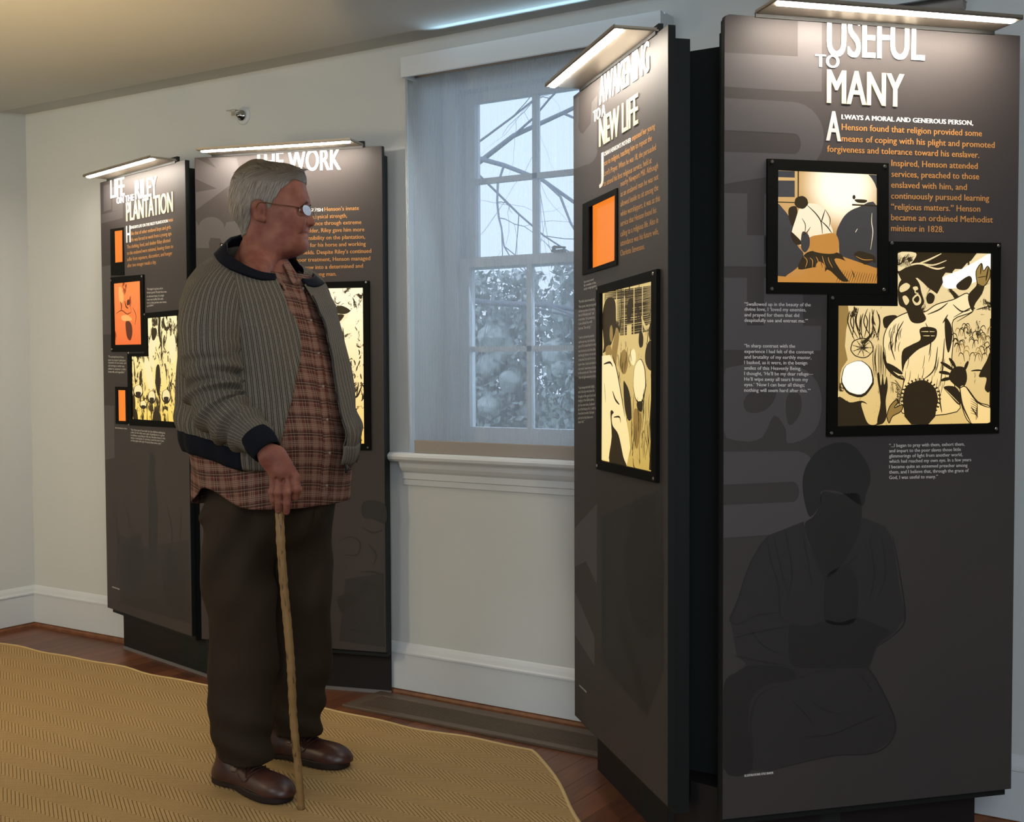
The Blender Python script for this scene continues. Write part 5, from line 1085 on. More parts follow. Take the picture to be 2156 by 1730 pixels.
rads = [(.0110, .0096, .0088, .0080), (.0116, .0104, .0098, .0086), (.0120, .0108, .0101, .0088), (.0122, .0112, .0100, .0088)]
for ch, rr in zip(fingers, rads):
    g2 = None
    for k in range(3):
        d = f.cap(H(*ch[k]), H(*ch[k+1]), rr[k], rr[k+1]); g2 = d if g2 is None else smin(g2, d, .004)
    f.add(g2, .0035)
    f.add(f.ell(H(ch[1][0], ch[1][1], ch[1][2]-.001), (rr[1]*1.06, rr[1]*1.06, rr[1]*1.0)), .004)
# thumb on the far side, opposed to the fingers
fc((600, 975, .012), (612, 1012, .034), .015, .012, .010); fc((612, 1012, .034), (602, 1042, .040), .0115, .0100, .003); fc((602, 1042, .040), (594, 1062, .036), .0100, .0085, .003)
# wrist crease, knuckle tendons, nail beds
f.cut(f.cap(H(552, 974, -.028), H(566, 972, -.034), .0015), .004)
for (x_, y_) in ((583, 1008), (597, 1011), (613, 1008)): c = H(x_, y_, -.020); f.cut(f.ell(c, (.0035, .005, .007)), .006)
for (x_, y_, dw) in ((586, 1077, -.0085), (603.5, 1081, -.0115)): f.cut(f.ell(H(x_, y_, dw), (.0048, .0018, .0045)), .0012)
handV, handF = f.mesh()
# covered body, coarse but continuous
f = Fld([-.36, -.42, .05], [.30, .33, 1.55], .013)
def C3(px, py, w_): return L(px, py, w_)
f.F = f.ell(C3(553, 760, 0), (.16, .16, .32)); f.add(f.ell(C3(560, 1000, 0), (.14, .13, .15)), .05); f.add(f.cap(C3(545, 590, 0), C3(550, 500, 0), .075, .052), .04)
for s_, pts in ((-1, [(460, 625, -.165), (462, 850, -.226), (536, 922, -.292)]), (1, [(640, 620, .14), (660, 820, .13), (680, 940, .02)])):
    f.add(f.cap(C3(*pts[0]), C3(*pts[1]), .048, .036), .03); f.add(f.cap(C3(*pts[1]), C3(*pts[2]), .036, .024), .02)
for pts in ([(510, 1070, -.09), (507, 1340, -.10), (514, 1545, -.115)], [(620, 1070, .06), (625, 1330, .09), (630, 1500, .115)]):
    f.add(f.cap(C3(*pts[0]), C3(*pts[1]), .070, .048), .03); f.add(f.cap(C3(*pts[1]), C3(*pts[2]), .048, .034), .02)
trunkV, trunkF = f.mesh()
bV, bF = merge([(headV, headF), (handV, handF), (trunkV, trunkF)])
person = npmesh('person', bV, bF, M['skin'])
person.location = PO; person.rotation_euler = (0, 0, YAW)
tag(person, 'grey-haired man in striped jacket and plaid shirt standing with a walking stick', 'person')
# hair object
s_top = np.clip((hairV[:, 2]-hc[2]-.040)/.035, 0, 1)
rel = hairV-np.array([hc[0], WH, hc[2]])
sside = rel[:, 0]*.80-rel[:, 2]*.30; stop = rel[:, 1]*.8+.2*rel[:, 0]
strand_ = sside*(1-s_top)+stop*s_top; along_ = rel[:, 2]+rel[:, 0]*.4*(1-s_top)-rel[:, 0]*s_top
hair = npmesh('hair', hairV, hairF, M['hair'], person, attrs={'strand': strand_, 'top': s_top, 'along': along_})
bm = bmesh.new(); rh = random.Random(4)
for k in range(150):
    x_ = rh.uniform(500, 640); w0 = rh.uniform(-.055, .055); yt = 345+((x_-565)/80)**2*(22 if x_ < 565 else 14)+abs(w0)*120
    p = [L(x_-10, yt+4, WH+w0), L(x_, yt-1, WH+w0), L(x_+rh.uniform(4, 14), yt-rh.uniform(-1, 4), WH+w0+rh.uniform(-.01, .01))]
    tube(bm, catmull(p, 3), [.0007]*7, 3, False)
wisp = obj('hair_wisps', bm, M['hair'], hair)
tag(wisp, kind='stuff')
# eyebrows
for s_ in (-1, 1):
    bm = bmesh.new()
    for k in range(46):
        t_ = rh.random(); x_ = 622+25*t_; y_ = 429.5-3.5*math.sin(t_*2.4)+rh.uniform(-1.5, 1.5); w0 = WH+s_*(.060-.033*t_)
        p = L(x_, y_, WH-abs(w0-WH)); p[1] = w0; q = p+np.array([rh.uniform(.002, .006), -s_*.003, rh.uniform(0, .003)]); tube(bm, [p, (p+q)/2+np.array([.001, s_*.0015, 0]), q], [.0012, .0010, .0004], 3, False)
    tag(obj('eyebrow', bm, M['brow'], person), kind='stuff')
for s_ in (-1, 1):
    bm = bmesh.new(); c = ec; bmesh.ops.create_uvsphere(bm, u_segments=20, v_segments=12, radius=.0090, matrix=Matrix.Translation((c[0]-.0015, WH+s_*.0265, c[2]-.000)))
    for v in bm.verts: pass
    e_ = obj('eye', bm, M['eyew'], person, True)
    bm = bmesh.new(); bmesh.ops.create_uvsphere(bm, u_segments=16, v_segments=10, radius=.0052, matrix=Matrix.Translation((c[0]+.0062, WH+s_*.0265, c[2]-.0005)) @ Matrix.Diagonal((.7, 1, 1, 1))); obj('iris', bm, M['iris'], e_, True)
    # lids
    bm = bmesh.new()
    for zz, rr in ((.0060, .0046), (-.0064, .0042)):
        tube(bm, [(c[0]-.0015+.0112*math.cos(a), WH+s_*.0265+.0100*math.sin(a), c[2]+zz-.004*math.sin(a)**2*(1 if zz > 0 else -1)) for a in np.linspace(-1.4, 1.4, 11)], rr, 7)
    obj('eyelid', bm, M['skin'], person, True)
# spectacles
def lens_mat():  # pale diffuse share imitates a bright reflection on the lens
    m_ = bpy.data.materials.new('spectacle_lens'); m_.use_nodes = True; t = m_.node_tree; t.nodes.remove(t.nodes['Principled BSDF']); out = t.nodes['Material Output']
    tr = t.nodes.new('ShaderNodeBsdfTransparent'); g = t.nodes.new('ShaderNodeBsdfGlossy'); g.inputs['Roughness'].default_value = .12; mx = t.nodes.new('ShaderNodeMixShader'); mx.inputs[0].default_value = .30; tr.inputs[0].default_value = (.8, .85, .9, 1); m2 = t.nodes.new('ShaderNodeMixShader'); m2.inputs[0].default_value = .13; df = t.nodes.new('ShaderNodeBsdfDiffuse'); df.inputs[0].default_value = (.75, .82, .88, 1); t.links.new(tr.outputs[0], m2.inputs[1]); t.links.new(df.outputs[0], m2.inputs[2])
    t.links.new(m2.outputs[0], mx.inputs[1]); t.links.new(g.outputs[0], mx.inputs[2]); t.links.new(mx.outputs[0], out.inputs[0]); return m_
M['lens'] = lens_mat()
gl = empty('eyeglasses', (0, 0, 0), 0, person)
bm = bmesh.new()
for s_ in (-1, 1):
    p = [L(547, 425.5, WH-.09), L(580, 430, WH-.09), L(612, 434, WH-.08), L(632, 437.5, WH-.055)]
    ws = [.088, .092, .082, .056]
    P_ = [np.array([q[0], WH+s_*w_, q[2]]) for q, w_ in zip(p, ws)]; P_.insert(0, P_[0]+np.array([-.012, -s_*.003, -.016]))
    tube(bm, catmull(P_, 4), .0013, 8)
obj('temple_wire', bm, M['wire'], gl, True)
for s_ in (-1, 1):
    c = L(647 if s_ < 0 else 656, 446, WH); cen = np.array([c[0]+.005, WH+s_*.034, c[2]])
    hv = np.array([-.35*1, s_*.94, 0.0]); hv = hv/np.linalg.norm(hv)       # lens plane wraps back towards the temple
    zv_ = np.array([-.10, 0, .995]); ring = [cen+hv*.0245*math.cos(a)+zv_*.0165*math.sin(a)*(1+.08*math.cos(2*a)) for a in np.linspace(0, 2*PI, 33)]
    bm = bmesh.new(); tube(bm, ring, .0008, 6, False); obj('rim', bm, M['wire'], gl, True)
    bm = bmesh.new(); vs = [bm.verts.new(p) for p in ring[:-1]]; bm.faces.new(vs); obj('lens', bm, M['lens'] if 'lens' in M else M['pane'], gl)
bm = bmesh.new(); c = L(652, 441, WH); tube(bm, [(c[0]-.002, WH-.011, c[2]-.001), (c[0]+.005, WH, c[2]+.004), (c[0]-.002, WH+.011, c[2]-.001)], .0011, 6); obj('bridge', bm, M['wire'], gl, True)

# ---- torso garments as rings about a leaning axis. phi=0 is the way the man faces, -90 his right (camera) side
FWDL = np.array([math.cos(YAW), -math.sin(YAW)]); LEFTL = np.array([math.sin(YAW), math.cos(YAW)])
#        py,  axis px, w,   front-back half, side half
RINGS = [(500, 541, .010, .066, .066), (517, 541, .010, .068, .070), (528, 540, .008, .074, .088), (545, 538, .004, .086, .126), (565, 538, 0, .106, .165), (590, 541, 0, .130, .194), (640, 546, 0, .168, .215), (700, 551, 0, .190, .222), (770, 556, 0, .205, .226), (840, 562, 0, .216, .230), (900, 566, 0, .222, .232), (950, 570, 0, .220, .230), (1000, 571, 0, .214, .226), (1075, 571, 0, .206, .216)]
RA = np.array([(L(q[1], q[0], q[2])[2], L(q[1], q[0], q[2])[0], q[2], q[3], q[4]) for q in RINGS])[::-1]
def ringpt(phi, z, grow=0.0):
    cx = np.interp(z, RA[:, 0], RA[:, 1]); cw = np.interp(z, RA[:, 0], RA[:, 2]); a = np.interp(z, RA[:, 0], RA[:, 3])+grow; b = np.interp(z, RA[:, 0], RA[:, 4])+grow
    c, s = np.cos(phi), np.sin(phi); n = 2.35
    rr = (np.abs(c)**n+np.abs(s)**n)**(-1/n); belly = 1+.05*np.maximum(c, 0)*np.exp(-((z-1.02)/.17)**2)-.10*np.maximum(-c, 0)*np.exp(-((z-1.0)/.2)**2)
    x_ = a*c*rr*belly; y_ = b*s*rr
    return np.stack([cx+x_*FWDL[0]+y_*LEFTL[0], cw+x_*FWDL[1]+y_*LEFTL[1], z], -1)
def zpx(py, w_=0): return L(560, py, w_)[2]
def sheet(name, phis, zfun, grow, mats, parent, nz=70, fold=None, thick=.003, closed=False):
    nphi = len(phis); PH_, T_ = np.meshgrid(phis, np.linspace(0, 1, nz), indexing='ij'); Zt, Zb = zfun(PH_)
    Zz = Zt+(Zb-Zt)*T_; gr = grow+(fold(PH_, Zz, T_) if fold is not None else 0); P_ = ringpt(PH_, Zz, gr)
    # stripe / plaid coordinate = girth measured at the chest so that the cloth keeps its threads
    fine = np.linspace(-PI, PI, 721); rp_ = ringpt(fine, np.full(721, 1.15)); ln = np.concatenate([[0], np.cumsum(np.linalg.norm(np.diff(rp_, axis=0), axis=1))])
    S_ = np.interp((PH_+PI) % (2*PI)-PI, fine, ln)+.012*np.sin(Zz*7)*.3
    V = P_.reshape(-1, 3); F_ = []
    for i in range(nphi-(0 if closed else 1)):
        j = (i+1) % nphi
        for k in range(nz-1): F_.append((i*nz+k, j*nz+k, j*nz+k+1, i*nz+k+1))
    o = npmesh(name, V, F_, mats, parent, attrs={'s': S_.reshape(-1), 'v': (Zz+.010*np.sin(PH_*3)).reshape(-1)})
    if thick:
        md = o.modifiers.new('cloth', 'SOLIDIFY'); md.thickness = thick; md.offset = -1
    return o
# which phi the opening edges lie at, per height (found from the survey)
def phi_at(px, py, grow, side):
    best = None
    for ph in np.radians(np.arange(-100, 60, 1.0) if side < 0 else np.arange(-20, 62, 1.0)):
        z = 1.2-(py-781)/FPX*3.3
        for _ in range(3):
            p = ringpt(ph, np.array(z), grow); W_ = PO+PR_*p[0]+PF_*p[1]; W_[2] = p[2]; q = W_-EYE; dz_ = q @ FWD; yy = 865+FPX*(q @ DWN)/dz_; z += -(py-yy)/FPX*dz_
        xx = 1078+FPX*(q @ RGT)/dz_
        if best is None or abs(xx-px) < best[0]: best = (abs(xx-px), ph, float(z))
    return best[1], best[2]
RE = [(586, 597), (604.7, 620), (619.8, 655), (624.9, 700), (618, 768), (608, 822), (598, 862), (588, 896), (580, 925), (572, 960), (566, 990)]
LE = [(640, 600), (655, 620), (671.8, 667.7), (688.6, 714.6), (700, 778), (708.7, 835), (712, 902), (712, 969)]
re_ = [phi_at(x_, y_, .012, -1) for x_, y_ in RE]; le_ = [phi_at(x_, y_, .012, 1) for x_, y_ in LE]
re_z = np.array([q[1] for q in re_])[::-1]; re_p = np.array([q[0] for q in re_])[::-1]
le_z = np.array([q[1] for q in le_])[::-1]; le_p = np.minimum(np.array([q[0] for q in le_])[::-1], .62)
# shirt: closed tube with scalloped tails
zc_top = zpx(548)
def hem_z(ph):
    d = np.degrees(ph); d = (d+180) % 360-180
    return zpx(1062, -.1)+.055*np.exp(-((d+98)/22)**2)+.050*np.exp(-((d-95)/24)**2)-.012*np.exp(-((d+170)/30)**2)-.0*np.exp(-((d-20)/12)**2)
def foldS(ph, z, t_): return .0035*np.sin(ph*7+z*9)*np.sin(z*13+ph*2)+.005*np.sin(ph*11+2*np.sin(z*8))*np.clip(1.02-z, 0, .25)*4+.003*np.sin(z*34+ph*3)*np.exp(-((z-.98)/.08)**2)
shirt = sheet('shirt', np.linspace(-PI, PI, 160, endpoint=False), lambda p: (zpx(553)-.035*(.5+.5*np.cos(p)), hem_z(p)), -.006, M['plaid'], person, 110, foldS, .0025, True)
# button placket, buttons, collar
zz = np.linspace(zpx(1045), zpx(588), 60)
PLK = [(633, 600), (640, 640), (652, 680), (664, 730), (674, 790), (682, 850), (686, 920), (686, 1000), (684, 1044)]
pk = [phi_at(x_, y_, -.004, 1) for x_, y_ in PLK]; pz_ = np.array([q[1] for q in pk])[::-1]; pp_ = np.array([q[0] for q in pk])[::-1]
zz = np.linspace(pz_[0], pz_[-1], 60); pm = np.interp(zz, pz_, pp_)
V = []; F_ = []; S_ = []; Vv = []
for i, (z_, p_) in enumerate(zip(zz, pm)):
    for j, dp in enumerate((-.075, -.07, 0, .07, .075)):
        g0 = -.003+foldS(np.array(p_+dp), np.array(z_), 0)+(.0028 if 0 < j < 4 else 0); V.append(ringpt(np.array(p_+dp), np.array(z_), g0)); S_.append(.013+.2*dp); Vv.append(z_)
for i in range(59):
    for j in range(4): F_.append((i*5+j, i*5+j+1, (i+1)*5+j+1, (i+1)*5+j))
npmesh('button_placket', V, F_, M['plaid'], shirt, attrs={'s': S_, 'v': Vv})
M['button'] = mat('shirt_button', (.24, .18, .15), .3, .5)
for z_ in np.linspace(zz[3], zz[-2], 7):
    p_ = np.interp(z_, zz, pm); c = ringpt(np.array(p_), np.array(z_), .002+foldS(np.array(p_), np.array(z_), 0)); bm = bmesh.new(); bmesh.ops.create_uvsphere(bm, u_segments=10, v_segments=6, radius=.0040, matrix=Matrix.Translation(c) @ Matrix.Diagonal((1, .6, 1, 1))); obj('button', bm, M['button'], shirt, True)
def strip(name, A_, B_, mats, parent, n=8, thick=.004, sc=1.0, bulge=0.0):
    A_ = catmull(A_, n); B_ = catmull(B_, n); m2 = 6; V = []; F_ = []; S_ = []; Vv = []
    acc = 0
    for i, (a, b) in enumerate(zip(A_, B_)):
        if i: acc += np.linalg.norm(a-A_[i-1])
        for j in range(m2+1):
            t_ = j/m2; p = a+(b-a)*t_; p = p+np.array([0, -1, .3])*bulge*math.sin(PI*t_); V.append(p); S_.append(acc*sc); Vv.append(t_*np.linalg.norm(b-a))
    for i in range(len(A_)-1):
        for j in range(m2): k = i*(m2+1)+j; F_.append((k, k+1, k+m2+2, k+m2+1))
    o = npmesh(name, V, F_, mats, parent, attrs={'s': S_, 'v': Vv}); md = o.modifiers.new('t', 'SOLIDIFY'); md.thickness = thick; md.offset = 0; return o
# shirt collar: near point and far point
def spt(px, py, g=.004):
    ph, z_ = phi_at(px, py, g, -1); return ringpt(np.array(ph), np.array(z_), g)
def flap(pts, g=.006):
    P_ = [spt(*p, g) for p in pts[0]]; Q_ = [spt(*p, g+.004) for p in pts[1]]; strip('shirt_collar', P_, Q_, M['plaid'], shirt, 5, .003)
flap(([(596, 556), (600, 564), (605, 577), (613, 594)], [(608, 554), (618, 567), (627, 584), (617, 598)]))
flap(([(566, 576), (578, 582), (590, 590), (602, 604)], [(572, 586), (582, 592), (592, 600), (600, 612)]))
# jacket body: open at the front
def jtop(ph): return np.full(ph.shape, zpx(528))
def jbot(ph):
    d = np.degrees(ph); return zpx(948)-.055*np.exp(-((d+62)/34)**2)-.028*np.exp(-((d-20)/40)**2)
NJ = 150; TJ = 100
def ztop(ph): return float(zpx(np.interp(math.degrees(ph), [-400, -340, -300, -270, -225, -180, -140, -90, -60, -35, 0], [604, 600, 584, 556, 527, 514, 523, 546, 569, 592, 598])))
def jacket_half():
    T_ = np.linspace(0, 1, TJ); U_ = np.linspace(0, 1, NJ); V = []; S_ = []
    fine = np.linspace(-2*PI, PI, 1081); rp_ = ringpt(fine, np.full(1081, 1.15)); ln = np.concatenate([[0], np.cumsum(np.linalg.norm(np.diff(rp_, axis=0), axis=1))])
    for u_ in U_:
        for t_ in T_:
            z0, z1 = zpx(530), zpx(905); z_ = z0+(z1-z0)*t_
            pr = np.interp(z_, re_z, re_p); pl = np.interp(z_, le_z, le_p)
            ph = pr+(-2*PI+pl-pr)*u_                      # from the right front edge round the back to the left front edge
            dd = math.degrees(ph); z0 = ztop(ph); z_ = z0+(z1-z0)*t_-t_**3*(.050*math.exp(-((dd+50)/38)**2)+.050*math.exp(-((dd+340)/40)**2))
            fo = .005*math.sin(ph*6+z_*11)*math.sin(z_*9+1)+.006*math.sin(ph*9-z_*14)*max(0, 1-abs(z_-1.1)/.25)
            fo += .010*math.exp(-((t_-.93)/.07)**2)*(1+.5*math.sin(ph*23))
            edge = .006*math.exp(-u_*60)+.010*math.exp(-(1-u_)*30)
            V.append(ringpt(np.array(ph), np.array(z_), .012+fo+edge)); S_.append(np.interp(ph, fine, ln)+.004*math.sin(z_*9))
    F_ = [(i*TJ+k, (i+1)*TJ+k, (i+1)*TJ+k+1, i*TJ+k+1) for i in range(NJ-1) for k in range(TJ-1)]
    return np.array(V), F_, S_
V, F_, S_ = jacket_half()
jacket = npmesh('jacket', V, F_, M['stripe'], person, attrs={'s': S_})
md = jacket.modifiers.new('t', 'SOLIDIFY'); md.thickness = .004; md.offset = -1
# bottom band: navy rib round the back, striped tabs at the front
JV = V.reshape(NJ, TJ, 3)
def hem(i0, i1, name, mt, drop=.052, grow=0):
    V2 = []; S2 = []; n = 0
    for i in range(i0, i1):
        p = JV[i, -1]; nrm = p-np.array([np.interp(p[2], RA[:, 0], RA[:, 1]), 0, p[2]]); nrm[2] = 0; nrm /= np.linalg.norm(nrm)
        for k in range(7): t_ = k/6; V2.append(p-nrm*(.010*t_-.004*math.sin(PI*t_))*1+np.array([0, 0, .006-drop*t_])); S2.append(S_[i*TJ])
        n += 1
    F2 = [(i*7+k, (i+1)*7+k, (i+1)*7+k+1, i*7+k+1) for i in range(n-1) for k in range(6)]
    o = npmesh(name, V2, F2, mt, jacket, attrs={'s': S2}); md = o.modifiers.new('t', 'SOLIDIFY'); md.thickness = .006; md.offset = 0; return o
def first_i(px):
    for i in range(NJ):
        p = JV[i, -1]; W_ = PO+PR_*p[0]+PF_*p[1]; W_[2] = p[2]; q = W_-EYE
        if 1078+FPX*(q @ RGT)/(q @ FWD) < px: return i
    return 20
ic = first_i(512)
hem(0, ic+1, 'striped_tab', M['stripe']); hem(ic, NJ-14, 'waistband', M['navy'], .056); hem(NJ-15, NJ, 'striped_tab', M['stripe'])
# zip along the far front edge
bm = bmesh.new(); tube(bm, [JV[-1, k]+np.array([.001, -.004, 0]) for k in range(8, TJ, 3)], .0022, 6); e_ = JV[-1, -1]; tube(bm, [e_+np.array([.002, -.004, -.045]), e_+np.array([.010, -.006, -.056]), e_+np.array([.006, -.006, -.070])], [.003, .006, .004], 8); obj('zip', bm, M['black'], jacket, True)
# knitted collar
cph = np.linspace(le_p[-1]-2*PI+.02, re_p[-1]-.01, 28); oc = []; ic_ = []
for ph in cph:
    z_ = ztop(ph); o_ = ringpt(np.array(ph), np.array(z_), .020); ax_ = np.array([np.interp(z_, RA[:, 0], RA[:, 1]), np.interp(z_, RA[:, 0], RA[:, 2]), z_])
    d = math.degrees(ph); k = float(np.interp(d, [-342, -270, -180, -90, -31], [.90, .74, .66, .72, .92])); up = float(np.interp(d, [-342, -270, -180, -90, -31], [.014, .028, .030, .030, .014]))
    i_ = ax_+(o_-ax_)*k; i_[2] = z_+up; o_[2] -= .006; oc.append(o_); ic_.append(i_)
strip('rib_collar', ic_, oc, M['navy'], jacket, 4, .008, bulge=.0)
# sleeves
def sleeve(name, path, rads, seed, up0, nseg=130, nr=56, k_el=.62, flat=1.0):
    P_ = catmull(path, 12); R_ = [q[0] for q in catmull([(r_, 0, 0) for r_ in rads], 12)]; n = len(P_); V = []; S_ = []; F_ = []
    cum = np.concatenate([[0], np.cumsum([np.linalg.norm(P_[i+1]-P_[i]) for i in range(n-1)])]); tt = cum/cum[-1]; rs = np.linspace(0, 1, nseg)
    up = np.array(up0, float); pos = np.array([[np.interp(t_, tt, [q[c] for q in P_]) for c in range(3)] for t_ in rs]); rad = np.interp(rs, tt, R_)
    for i in range(nseg):
        d = pos[min(i+1, nseg-1)]-pos[max(i-1, 0)]; d /= np.linalg.norm(d); up = up-d*(up @ d); up /= np.linalg.norm(up); sd = np.cross(d, up); t_ = rs[i]
        for k in range(nr):
            a = 2*PI*k/nr; el = math.exp(-((t_-k_el)/.15)**2)+.8*math.exp(-((t_-.86)/.10)**2)
            wr = .0105*math.sin(t_*68+2.0*math.sin(a+seed)+a*1.0)*el+.006*math.sin(t_*118-3*math.sin(a*1+1.3))*el+.0045*math.sin(t_*17+a*2+seed)+.004*math.sin(a*3+t_*9)
            rr = rad[i]*(1+.05*math.cos(2*a))+wr*(1+.3*math.cos(a))
            V.append(pos[i]+(up*math.cos(a)+sd*math.sin(a))*rr); S_.append(a*.090+.004*math.sin(t_*12))
    F_ = [(i*nr+k, i*nr+(k+1) % nr, (i+1)*nr+(k+1) % nr, (i+1)*nr+k) for i in range(nseg-1) for k in range(nr)]
    # seam vertex duplication so the stripe coordinate does not run back through the seam
    V = np.array(V).reshape(nseg, nr, 3); V = np.concatenate([V, V[:, :1]], 1); S_ = np.array(S_).reshape(nseg, nr); S_ = np.concatenate([S_, S_[:, :1]+2*PI*.090], 1); nr2 = nr+1
    F_ = [(i*nr2+k, i*nr2+k+1, (i+1)*nr2+k+1, (i+1)*nr2+k) for i in range(nseg-1) for k in range(nr)]
    return npmesh(name, V.reshape(-1, 3), F_, M['stripe'], jacket, attrs={'s': S_.reshape(-1)})
SP = [L(494, 584, -.085), L(468, 608, -.140), L(452, 645, -.176), L(449, 700, -.200), L(452, 770, -.212), L(458, 825, -.222), L(474, 868, -.238), L(505, 896, -.262), L(534, 918, -.290), L(548, 932, -.305)]
sl = sleeve('sleeve', SP, [.040, .066, .084, .092, .088, .082, .078, .066, .052, .040], 0.4, (.3, 1, 0))
SPL = [L(610, 575, .07), L(640, 605, .12), L(662, 660, .135), L(672, 740, .13), L(680, 820, .10), L(692, 890, .05)]
sleeve('sleeve', SPL, [.05, .058, .060, .056, .05, .045], 1.4, (0, 1, 0), 70, 36)
# cuffs
def cuff(c0, c1, r0, r1):
    bm = bmesh.new(); c0 = Vector(c0); c1 = Vector(c1); n = 9; pts = [c0+(c1-c0)*k/(n-1) for k in range(n)]
    tube(bm, pts, [r0+(r1-r0)*k/(n-1)+.003*math.sin(PI*k/(n-1)) for k in range(n)], 40, False)
    o = obj('cuff', bm, M['navy'], sl, True); md = o.modifiers.new('t', 'SOLIDIFY'); md.thickness = .004; md.offset = 0
cuff(L(538, 917, -.302), L(563, 951, -.326), .041, .036)

# ---- trousers
f = Fld([-.28, -.27, .055], [.27, .25, 1.02], .0065)
def T3(px, py, w_): return L(px, py, w_)
f.F = f.ell(T3(568, 1040, 0), (.186, .165, .17))
def leg(pts, rs, k0=.04):
    d = None
    for (a, ra), (b, rb) in zip(zip(pts[:-1], rs[:-1]), zip(pts[1:], rs[1:])):
        e = f.cap(T3(*a), T3(*b), ra, rb); d = e if d is None else smin(d, e, .02)
    return d
near = leg([(503, 1090, -.075), (507, 1250, -.09), (512, 1400, -.10), (509, 1500, -.108), (513, 1592, -.112)], [.105, .100, .090, .087, .082])
far = leg([(628, 1080, .055), (630, 1250, .075), (632, 1400, .095), (630, 1480, .105), (628, 1545, .115)], [.104, .096, .086, .076, .070])
f.add(near, .03); f.add(far, .03)
Zg = f.Z; Xg = f.X; Yg = f.Y
fold = .006*np.sin(Zg*17+Xg*22+3*np.sin(Yg*9))+.0065*np.sin(Xg*48+Zg*7+Yg*20)*np.clip((Zg-.35)*2, 0, 1)+.007*np.sin(Zg*66+Xg*24+Yg*16)*np.exp(-((Zg-.13)/.10)**2)+.008*np.sin((Xg-Zg*.5)*55)*np.exp(-((Zg-.75)/.22)**2)
f.F = f.F+fold
# pocket crease and inseam crease
a = T3(690, 1075, -.06); b = T3(650, 1230, -.05); f.cut(f.cap(a, b, .006, .003), .012); a = T3(668, 1065, -.09); b = T3(648, 1180, -.08); f.cut(f.cap(a, b, .005, .003), .010); a = T3(468, 1040, -.19); b = T3(458, 1130, -.18); f.cut(f.cap(a, b, .004, .002), .008)
f.F = np.maximum(f.F, f.Z-zpx(1010)); lowcut = L(515, 1594, -.11)[2]; f.F = np.maximum(f.F, lowcut-f.Z+.006*np.sin(Xg*30))
farcut = L(630, 1556, .115)[2]; f.F = np.where((f.Y > .03) & (f.Z < farcut), np.maximum(f.F, farcut-f.Z), f.F)
tV, tF = f.mesh(); npmesh('trousers', tV, tF, M['trous'], person)

# ---- shoes
def shoe_mesh():
    ln = .305
    f = Fld([-.02, -.07, -.005], [ln+.02, .07, .125], .0032)
    st = [(.035, .036, .040), (.075, .034, .046), (.13, .036, .052), (.19, .043, .046), (.24, .045, .038), (.268, .040, .032)]
    d = None
    for (x_, ry, rz) in st:
        e = f.ell((x_, 0, .024), (.05, ry, rz)); d = e if d is None else smin(d, e, .035)
    ank = f.cap((.055, 0, .045), (.045, 0, .105), .036, .035); d = smin(d, ank, .03)
    f.F = -smin(-d, -(.020-f.Z+0*d), .003)
    pass
    up = f.mesh()
    f2 = Fld([-.02, -.07, -.002], [ln+.02, .07, .04], .0034)
    outl = [(-.004, 0), (.004, -.026), (.03, -.036), (.08, -.035), (.13, -.037), (.19, -.048), (.245, -.050), (.285, -.036), (.302, -.012), (.302, .012), (.285, .036), (.245, .050), (.19, .046), (.13, .034), (.08, .034), (.03, .036), (.004, .026)]
    P2 = catmull(outl, 4, True); px_ = f2.ax[0]; pz_ = f2.ax[1]; dd = poly_sdf(px_, pz_, [(p[0], p[1]) for p in P2])[:, :, None]
    f2.F = np.maximum(np.maximum(dd-.001, f2.Z-.024+.0*dd), 0.0015-f2.Z).astype(np.float32)
    arch = f2.ell((.105, 0, -.004), (.035, .09, .011)); f2.cut(arch, .003)
    return up, f2.mesh()
upm, som = shoe_mesh()
def shz(x_, y_): d_ = (upm[0][:, 0]-x_)**2+(upm[0][:, 1]-y_)**2; k_ = d_ < .0045**2; return float(upm[0][k_, 2].max()) if k_.any() else .06
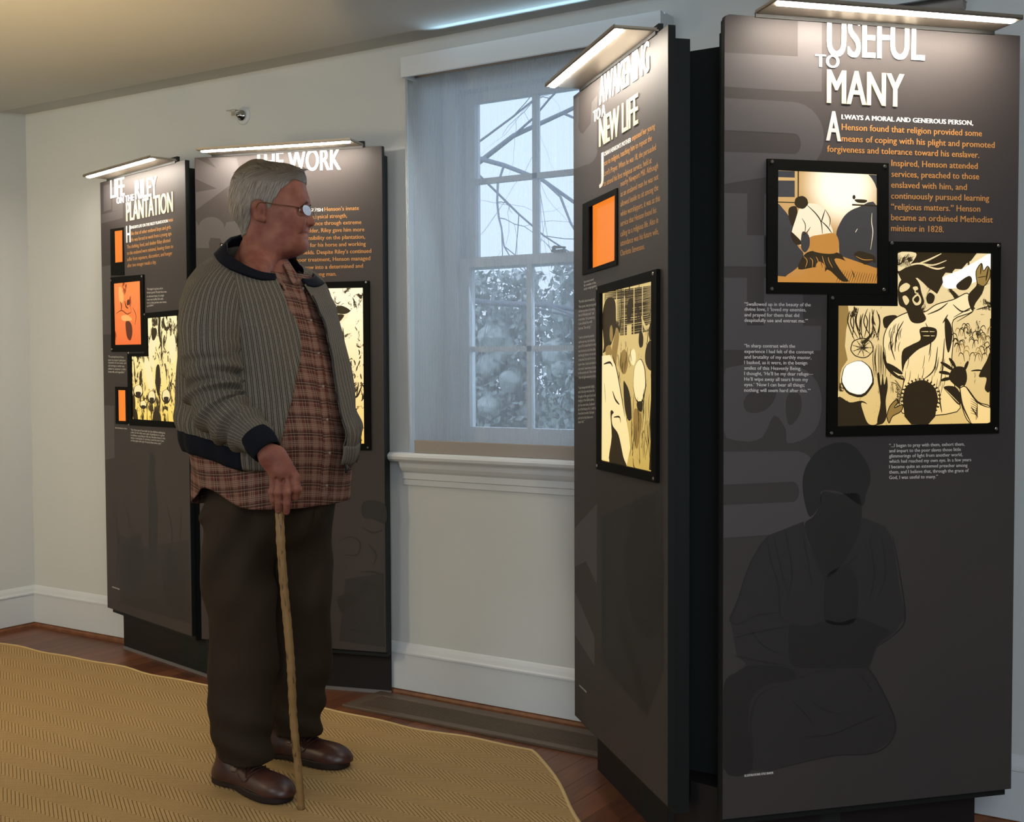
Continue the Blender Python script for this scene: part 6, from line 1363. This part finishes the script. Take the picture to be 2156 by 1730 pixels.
def make_shoe(parent, pos, ang, first=None):
    if first is None:
        sh_ = npmesh('shoe', upm[0], upm[1], M['shoe'], parent); s2 = npmesh('sole', som[0], som[1], M['sole'], sh_)
        bm = bmesh.new(); tube(bm, [(x_, y_, .0265) for x_, y_ in [(p[0]*.985+.002, p[1]*.96) for p in catmull([(-.002, 0), (.03, -.036), (.13, -.037), (.19, -.047), (.245, -.049), (.285, -.035), (.300, 0), (.285, .035), (.245, .049), (.19, .045), (.13, .034), (.03, .036)], 4, True)]], .0022, 5); obj('welt', bm, M['lace'], sh_, True)
        bm = bmesh.new()
        for k in range(4):
            x_ = .128+.016*k; z_ = shz(x_, 0)+.0015; tube(bm, [(x_, -.024, shz(x_, -.024)+.001), (x_+.001, -.012, shz(x_, -.012)+.002), (x_+.003, .012, shz(x_, .012)+.002), (x_+.004, .024, shz(x_, .024)+.001)], .0026, 6)
        def on(x_, y_, up=.003): return (x_, y_, shz(x_, y_)+up)
        tube(bm, catmull([on(.134, 0, .004), on(.138, -.014, .012), on(.154, -.028, .010), on(.158, -.014, .006), on(.138, 0, .005)], 4), .0024, 6); tube(bm, catmull([on(.134, 0, .004), on(.142, .014, .012), on(.160, .026, .010), on(.156, .010, .006), on(.138, 0, .005)], 4), .0024, 6)
        tube(bm, catmull([on(.136, 0, .004), on(.152, -.022, .006), on(.166, -.034, .003), on(.176, -.040, .002)], 4), .002, 5)
        obj('lace', bm, M['lace'], sh_, True)
        bm = bmesh.new(); tube(bm, catmull([on(.150, -.048, .0), on(.170, -.044, .0), on(.186, -.030, .0), on(.192, 0, .0), on(.186, .030, .0), on(.170, .044, .0), on(.150, .048, .0)], 5), .0014, 5); tube(bm, catmull([on(.118, -.044, .0), on(.122, -.034, 0), on(.120, -.024, .0)], 5), .0012, 5); obj('seam', bm, M['lace'], sh_, True)
    else:
        sh_ = first.copy(); link(sh_, parent)
        for ch in first.children: c_ = ch.copy(); link(c_, sh_)
    sh_.location = pos; sh_.rotation_euler = (0, 0, ang); return sh_
def world_to_fig(p): q = np.array([p[0], p[1], 0])-PO; return (q @ PR_, q @ PF_, .0085)
s1 = make_shoe(person, world_to_fig((-2.592, 2.405)), math.radians(-6)-YAW)
s1['label'] = 'brown leather lace-up shoe nearer the camera'
s2 = make_shoe(person, world_to_fig((-2.645, 2.650)), math.radians(5)-YAW, s1)
s2['label'] = 'brown leather lace-up shoe farther from the camera'

# ---- walking stick (held, so a thing of its own)
CP = [(590, 1030, .010), (589, 1082, .008), (591, 1140, 0), (595, 1200, -.002), (600, 1260, -.004), (606, 1320, -.006), (611, 1380, -.008), (614, 1430, -.010), (617, 1500, 0), (622, 1560, 0), (628, 1620, 0), (632, 1670, 0), (634.5, 1703, 0)]
tip = on_floor(634.5, 1703, .0085); wt = (np.array([tip[0], tip[1], 0])-PO) @ PF_
cps = []
for k, (x_, y_, dw) in enumerate(CP):
    t_ = (y_-1030)/(1703-1030); cps.append(L(x_, y_, HW+.012+dw+(wt-(HW+.012))*t_))
base = np.array(PO); cv = catmull(cps, 8); n = len(cv); rr = []
rk = random.Random(2)
for i in range(n): t_ = i/(n-1); rr.append(.0118*(1-t_)+.0100*t_+.0007*math.sin(i*1.7)+.0005*rk.uniform(-1, 1))
def stick_mat():
    m_ = mat('peeled_wood', (.40, .26, .10), .55, .4); t, b = nodes_of(m_); g = t.nodes.new('ShaderNodeTexCoord'); mp = t.nodes.new('ShaderNodeMapping'); mp.inputs['Scale'].default_value = (130, 130, 26); t.links.new(g.outputs['Object'], mp.inputs[0])
    n_ = t.nodes.new('ShaderNodeTexNoise'); n_.inputs['Scale'].default_value = 1; n_.inputs['Detail'].default_value = 3; t.links.new(mp.outputs[0], n_.inputs['Vector'])
    mr = t.nodes.new('ShaderNodeMapRange'); mr.inputs[1].default_value = .58; mr.inputs[2].default_value = .64; t.links.new(n_.outputs['Fac'], mr.inputs[0])
    n2 = t.nodes.new('ShaderNodeTexNoise'); n2.inputs['Scale'].default_value = 8; t.links.new(g.outputs['Object'], n2.inputs['Vector'])
    c = mixc(t, n2.outputs['Fac'], (.17, .095, .032), (.29, .175, .065)); c = mixc(t, mth(t, 'MULTIPLY', mr.outputs[0], .85), c, (.07, .035, .015)); t.links.new(c, b.inputs['Base Color']); return m_
M['stick'] = stick_mat()
bm = bmesh.new(); tube(bm, cv, rr, 14); st_ = obj('walking_stick', bm, M['stick'], None, True); st_.location = PO; st_.rotation_euler = (0, 0, YAW)
tag(st_, 'crooked peeled wooden walking stick in the right hand of the man', 'walking stick')
